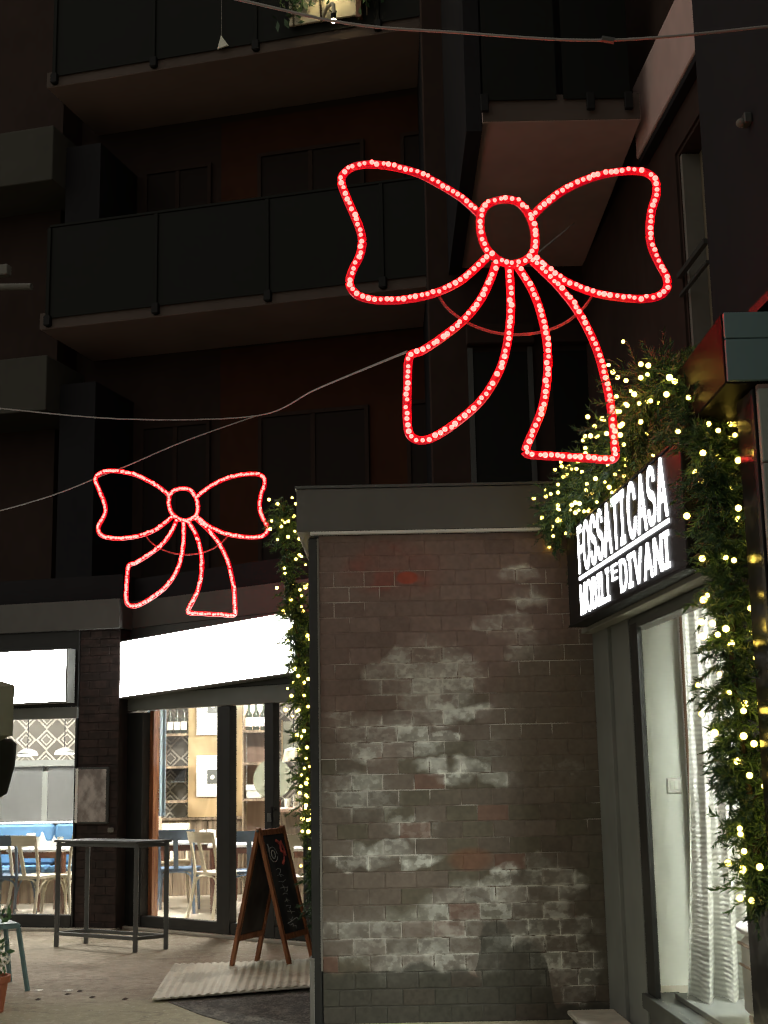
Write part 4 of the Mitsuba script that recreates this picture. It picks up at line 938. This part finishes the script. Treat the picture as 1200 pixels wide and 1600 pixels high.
garland([(-0.80, 10.5, 3.62), (-0.77, 10.45, 3.2), (-0.70, 10.3, 2.7), (-0.635, 10.15, 2.1), (-0.575, 10.0, 1.5), (-0.535, 9.9, 0.95), (-0.50, 9.8, 0.45)], lambda a: 0.17 - 0.06 * a, 680, 120, 'narrow fir garland with warm lights hanging left of the brick wall', 9, 0.0125, squash=np.array([0.9, 1, 1]), hang=0.35)

# ------------------------------------------------------------------ street things
# high bar table
bt = thing('bar_table', 'tall thin square steel bar table standing before the brick pillar', 'table')
tc = [np.array(q) for q in ((-3.06, 12.75), (-2.25, 12.26), (-2.01, 12.43), (-2.83, 12.93))]
for q in tc: put('leg', box(q[0] - .019, q[0] + .019, q[1] - .019, q[1] + .019, 0.0, 0.925, 0.003), 'm_steel', bt)
tm = slab(Polygon([tc[0], tc[1], tc[2], tc[3]]).buffer(0.025, join_style=2), 0.927, 0.945)
put('top', tm, 'm_steel', bt)
for a, b in ((0, 1), (1, 2), (2, 3), (3, 0)):
    put('stretcher', bar((*tc[a], 0.115), (*tc[b], 0.115), 0.03), 'm_steel', bt)
    put('apron_bar', bar((*tc[a], 0.905), (*tc[b], 0.905), 0.028), 'm_steel', bt)
# A-frame chalkboard
cb = thing('chalkboard_sign', 'folding chalkboard sign with orange wooden frame standing before the entrance', 'sign')
n1, f1, n2, f2 = (np.array(q) for q in ((-1.296, 11.217, 0), (-1.115, 11.62, 0), (-0.824, 11.191, 0), (-0.655, 11.62, 0)))
top_n = np.array([-1.075, 11.20, 1.085]); top_f = np.array([-0.90, 11.60, 1.085])
def panel(near, far, par, face_mat, sgn, txt=False):
    def X(a, b): return (near * (1 - b) + top_n * b) * (1 - a) + (far * (1 - b) + top_f * b) * a
    nrm = np.cross(X(1, 0) - X(0, 0), X(0, 1) - X(0, 0)); nrm /= np.linalg.norm(nrm); nrm *= sgn
    def strip(a0, b0, a1, b1, w): return bar(X(a0, b0), X(a1, b1), w, 0.03, upv=nrm)
    put('leg', strip(0.035, 0.0, 0.035, 1.0, 0.035), 'm_wood_orange', par); put('leg', strip(0.965, 0.0, 0.965, 1.0, 0.035), 'm_wood_orange', par)
    put('rail', strip(0.085, 0.965, 0.915, 0.965, 0.045), 'm_wood_orange', par); put('rail', strip(0.085, 0.21, 0.915, 0.21, 0.045), 'm_wood_orange', par)
    q = [X(0.08, 0.225), X(0.92, 0.225), X(0.92, 0.945), X(0.08, 0.945)]
    v = [p - nrm * 0.004 for p in q] + [p + nrm * 0.004 for p in q]
    m = trimesh.convex.convex_hull(np.array(v)); bd = put('board', m, face_mat, par)
    return X, nrm, bd
panel(n1, f1, cb, 'm_board', -1)
X, nrm, bd = panel(n2, f2, cb, 'm_board', 1)
if nrm @ (eye - X(.5, .5)) < 0: nrm = -nrm
def chalk(pts, r=0.005, mat='m_chalk', name='chalk_mark'):
    p = np.array([X(a, b) + nrm * 0.007 for a, b in pts]); put(name, tube(p, r, 5), mat, bd)
circ = lambda cx, cy, rx, ry, a0=0, a1=6.0, n=16: [(cx + rx * math.cos(t), cy + ry * math.sin(t)) for t in np.linspace(a0, a1, n)]
chalk(circ(.34, .80, .15, .055), 0.003); chalk(circ(.34, .80, .07, .03, -1, 5)); chalk([(.2, .88), (.22, .85), (.2, .82)])
chalk([(.55, .9), (.68, .87), (.66, .82), (.76, .80), (.70, .75), (.62, .72)], 0.012, 'm_chalkred'); chalk([(.72, .89), (.78, .84), (.80, .78)], 0.010, 'm_chalkred')
for k in range(9):
    b0, a0 = .69 - k * .045, .28 + .012 * k + .03 * rng.random()
    w_, h_ = .16 + .12 * rng.random(), .010 + .012 * rng.random()
    chalk([(a0, b0 + h_ * rng.normal() * .4), (a0 + w_ * .5, b0 + h_ * rng.normal() * .5), (a0 + w_, b0 + h_ * rng.normal() * .5)], 0.0022)
    if k % 2: chalk([(a0 + w_ * .4, b0 + h_), (a0 + w_ * .55, b0 - h_)], 0.0022)
    if k % 3 == 0: chalk([(a0 + w_, b0), (a0 + w_ * .9, b0 - h_ * 1.3), (a0 + w_ * .6, b0 - h_ * 1.5)], 0.0022)
chalk([(.30, .30), (.70, .325), (.72, .31)], 0.003); chalk([(.36, .285), (.5, .29), (.47, .272), (.6, .268), (.56, .25)], 0.003)
put('hinge', cat(ball(0.012, top_n + [0, -.01, -.02]), ball(0.012, top_f + [0, 0, -.02])), 'm_steel', cb)
# ribbed ramp mat
mat_c = np.array([(-1.66, 9.70), (-0.53, 10.05), (-0.60, 11.47), (-1.77, 11.38)])
nx, ny = 150, 30
V, Fm = [], []
for layer in (0, 1):
    for i in range(nx):
        for j in range(ny):
            a, b = i / (nx - 1), j / (ny - 1)
            p = (mat_c[0] * (1 - a) + mat_c[1] * a) * (1 - b) + (mat_c[3] * (1 - a) + mat_c[2] * a) * b
            z = 0.026 + 0.014 * a * (1 - b) + 0.0045 * math.sin(2 * math.pi * a * 19) + 0.006 * math.sin(3.1 * a + 4 * b) - (0.009 if layer else 0)
            z = max(z, 0.004 if layer else 0.012)
            p = p + np.array([0.0, -0.02 * math.sin(5 * a) * (1 - b)])
            V.append((p[0], p[1], z))
N1 = nx * ny
for i in range(nx - 1):
    for j in range(ny - 1):
        a = i * ny + j; b = (i + 1) * ny + j
        Fm += [[a, b, b + 1], [a, b + 1, a + 1], [N1 + a, N1 + b + 1, N1 + b], [N1 + a, N1 + a + 1, N1 + b + 1]]
for i in range(nx - 1):
    for j, fl_ in ((0, 0), (ny - 1, 1)):
        a = i * ny + j; b = (i + 1) * ny + j
        Fm += [[a, N1 + a, b], [b, N1 + a, N1 + b]] if not fl_ else [[a, b, N1 + a], [b, N1 + b, N1 + a]]
for j in range(ny - 1):
    for i, fl_ in ((0, 1), (nx - 1, 0)):
        a = i * ny + j; b = a + 1
        Fm += [[a, N1 + a, b], [b, N1 + a, N1 + b]] if not fl_ else [[a, b, N1 + a], [b, N1 + b, N1 + a]]
rmp = thing('ribbed_ramp', 'beige corrugated ramp sheet lying on the paving under the chalkboard sign', 'ramp')
put('sheet', trimesh.Trimesh(V, Fm, process=False), 'm_mat', rmp)
put('edge_lip', tube([(-1.655, 9.71, .02), (-1.1, 9.865, .028), (-0.535, 10.04, .034)], 0.007, 6), 'm_stone', rmp)
# parasol corner
ps = thing('parasol', 'olive grey canopy corner of a parasol at the left edge', 'parasol')
cc = np.array([-4.0, 9.9, 2.62]); cr = [(-2.69, 9.75), (-3.9, 8.6), (-5.3, 9.9), (-4.0, 11.2)]
v = [cc]; 
for k in range(4):
    a, b = np.array(cr[k]), np.array(cr[(k + 1) % 4])
    for t in np.linspace(0, 1, 12, endpoint=False): v.append(np.array([*(a * (1 - t) + b * t), 2.19 - 0.05 * math.sin(math.pi * t) + 0.0]))
n_ = len(v) - 1; f = [[0, 1 + k, 1 + (k + 1) % n_] for k in range(n_)]
put('canopy', trimesh.Trimesh(v, f, process=False), 'm_canvas', ps)
w_ = []; f = []
for k in range(n_ + 1):
    p = v[1 + k % n_]; w_ += [p, p + np.array([0.03 * math.sin(k * 1.3) + 0.012 * (p[0] < -2.75), 0, -0.36 + 0.02 * math.sin(k * 2.1)])]
for k in range(n_): f += [[2 * k, 2 * k + 1, 2 * k + 3], [2 * k, 2 * k + 3, 2 * k + 2]]
put('valance', trimesh.Trimesh(w_, f, process=False), 'm_canvas', ps, smooth=True)
put('pole', tube([(-4.0, 9.9, 0.0), (-4.0, 9.9, 2.6)], 0.025, 10), 'm_steel', ps, smooth=50)
put('base', lathe([[0, 0], [0.28, 0], [0.28, 0.05], [0.05, 0.08], [0, 0.08]], 24, (-4.0, 9.9, 0)), 'm_stone', ps)
for q in cr: put('rib', tube([cc - [0, 0, .03], (q[0], q[1], 2.16)], 0.010, 6), 'm_steel', ps)
hbg = thing('dark_bundle', 'dark hanging bundle below the parasol corner at the left edge', 'cloth_bundle')  # plain dark cloth shape filling an unclear dark area
put('body', lathe([[0, -.34], [.07, -.3], [.12, -.1], [.13, .06], [.09, .1], [0, .1]], 14, (-2.90, 10.15, 1.72)), 'm_cloth_dark', hbg, smooth=True)
put('cord', tube([(-2.90, 10.15, 1.8), (-2.90, 10.15, 2.17)], 0.006, 5), 'm_cable', hbg)
# terracotta pot with white flowers
pt = thing('flower_pot', 'terracotta pot with white flowering plant at the lower left corner', 'flower pot')
px, py = -2.70, 9.45
put('pot', lathe([[0, 0], [.085, 0], [.11, .19], [.125, .19], [.128, .235], [.108, .235], [.10, .19], [0, .17]], 28, (px, py, 0)), 'm_terracotta', pt, smooth=35)
put('leaves', cat(leaf_cluster((px + .02, py, .36), 110, .06, np.array([.045, .05, .06])), leaf_cluster((px + .0, py, .62), 80, .06, np.array([.04, .05, .05]))), 'm_needle_light', pt, kind='stuff')
put('blossoms', cat(*[leaf_cluster((px + .02 + .06 * rng.normal(), py - .03 + .05 * rng.normal(), z + .06 * rng.normal()), 6, .035, .008) for z in (.38,) * 16 + (.64,) * 10]), 'm_petal', pt, kind='stuff')
put('stem', cat(*[tube([(px + .02 * k, py, .17), (px + .03 * k, py, .65)], .004, 5) for k in (-1, 0, 1)]), 'm_needle', pt)
# garden chair, mostly outside the frame
gc = thing('garden_stool', 'teal painted metal stool with splayed legs at the left edge behind the flower pot', 'stool')
stp = [(-2.76, 10.32), (-3.1, 10.1), (-3.3, 10.45), (-2.95, 10.65)]
put('seat_frame', cat(*[bar((*stp[k], .455), (*stp[(k + 1) % 4], .455), .028) for k in range(4)]), 'm_tealmetal', gc)
put('seat', slab(Polygon(stp), 0.471, 0.478), 'm_tealmetal', gc)
cx_, cy_ = np.mean(stp, axis=0)
for q in stp: put('leg', bar((q[0], q[1], .44), (q[0] + .32 * (q[0] - cx_), q[1] + .32 * (q[1] - cy_), 0.0), .026), 'm_tealmetal', gc)
# litter
for x0, y0, k, lab in ((-2.66, 10.30, 1, 'torn white paper scrap touching the stool leg'), (-2.42, 10.27, .8, 'smaller torn white paper scrap right of the stool leg')):
    lt = thing('paper_scrap', lab + ' on the paving', 'litter')
    put('scrap', trimesh.convex.convex_hull(np.array([(x0, y0, .001), (x0 + .1 * k, y0 + .03, .001), (x0 + .07 * k, y0 - .025, .001), (x0 + .05, y0, .012)])), 'm_petal', lt)
rl = [thing('dead_leaf', f'brown dead leaf on the paving, {w_} of five counted from the left', 'leaf', 'dead leaves on the paving') for w_ in ('second', 'third', 'first', 'fifth', 'fourth')]
for k, (x0, y0) in zip(rl, ((-2.36, 10.1), (-2.3, 10.22), (-2.52, 9.9), (-1.9, 9.85), (-2.15, 9.95))):
    put('blade', trimesh.convex.convex_hull(np.array([(x0, y0, .001), (x0 + .05, y0 + .015, .004), (x0 + .03, y0 - .03, .001), (x0 + .025, y0, .014)])), 'm_twig', k)
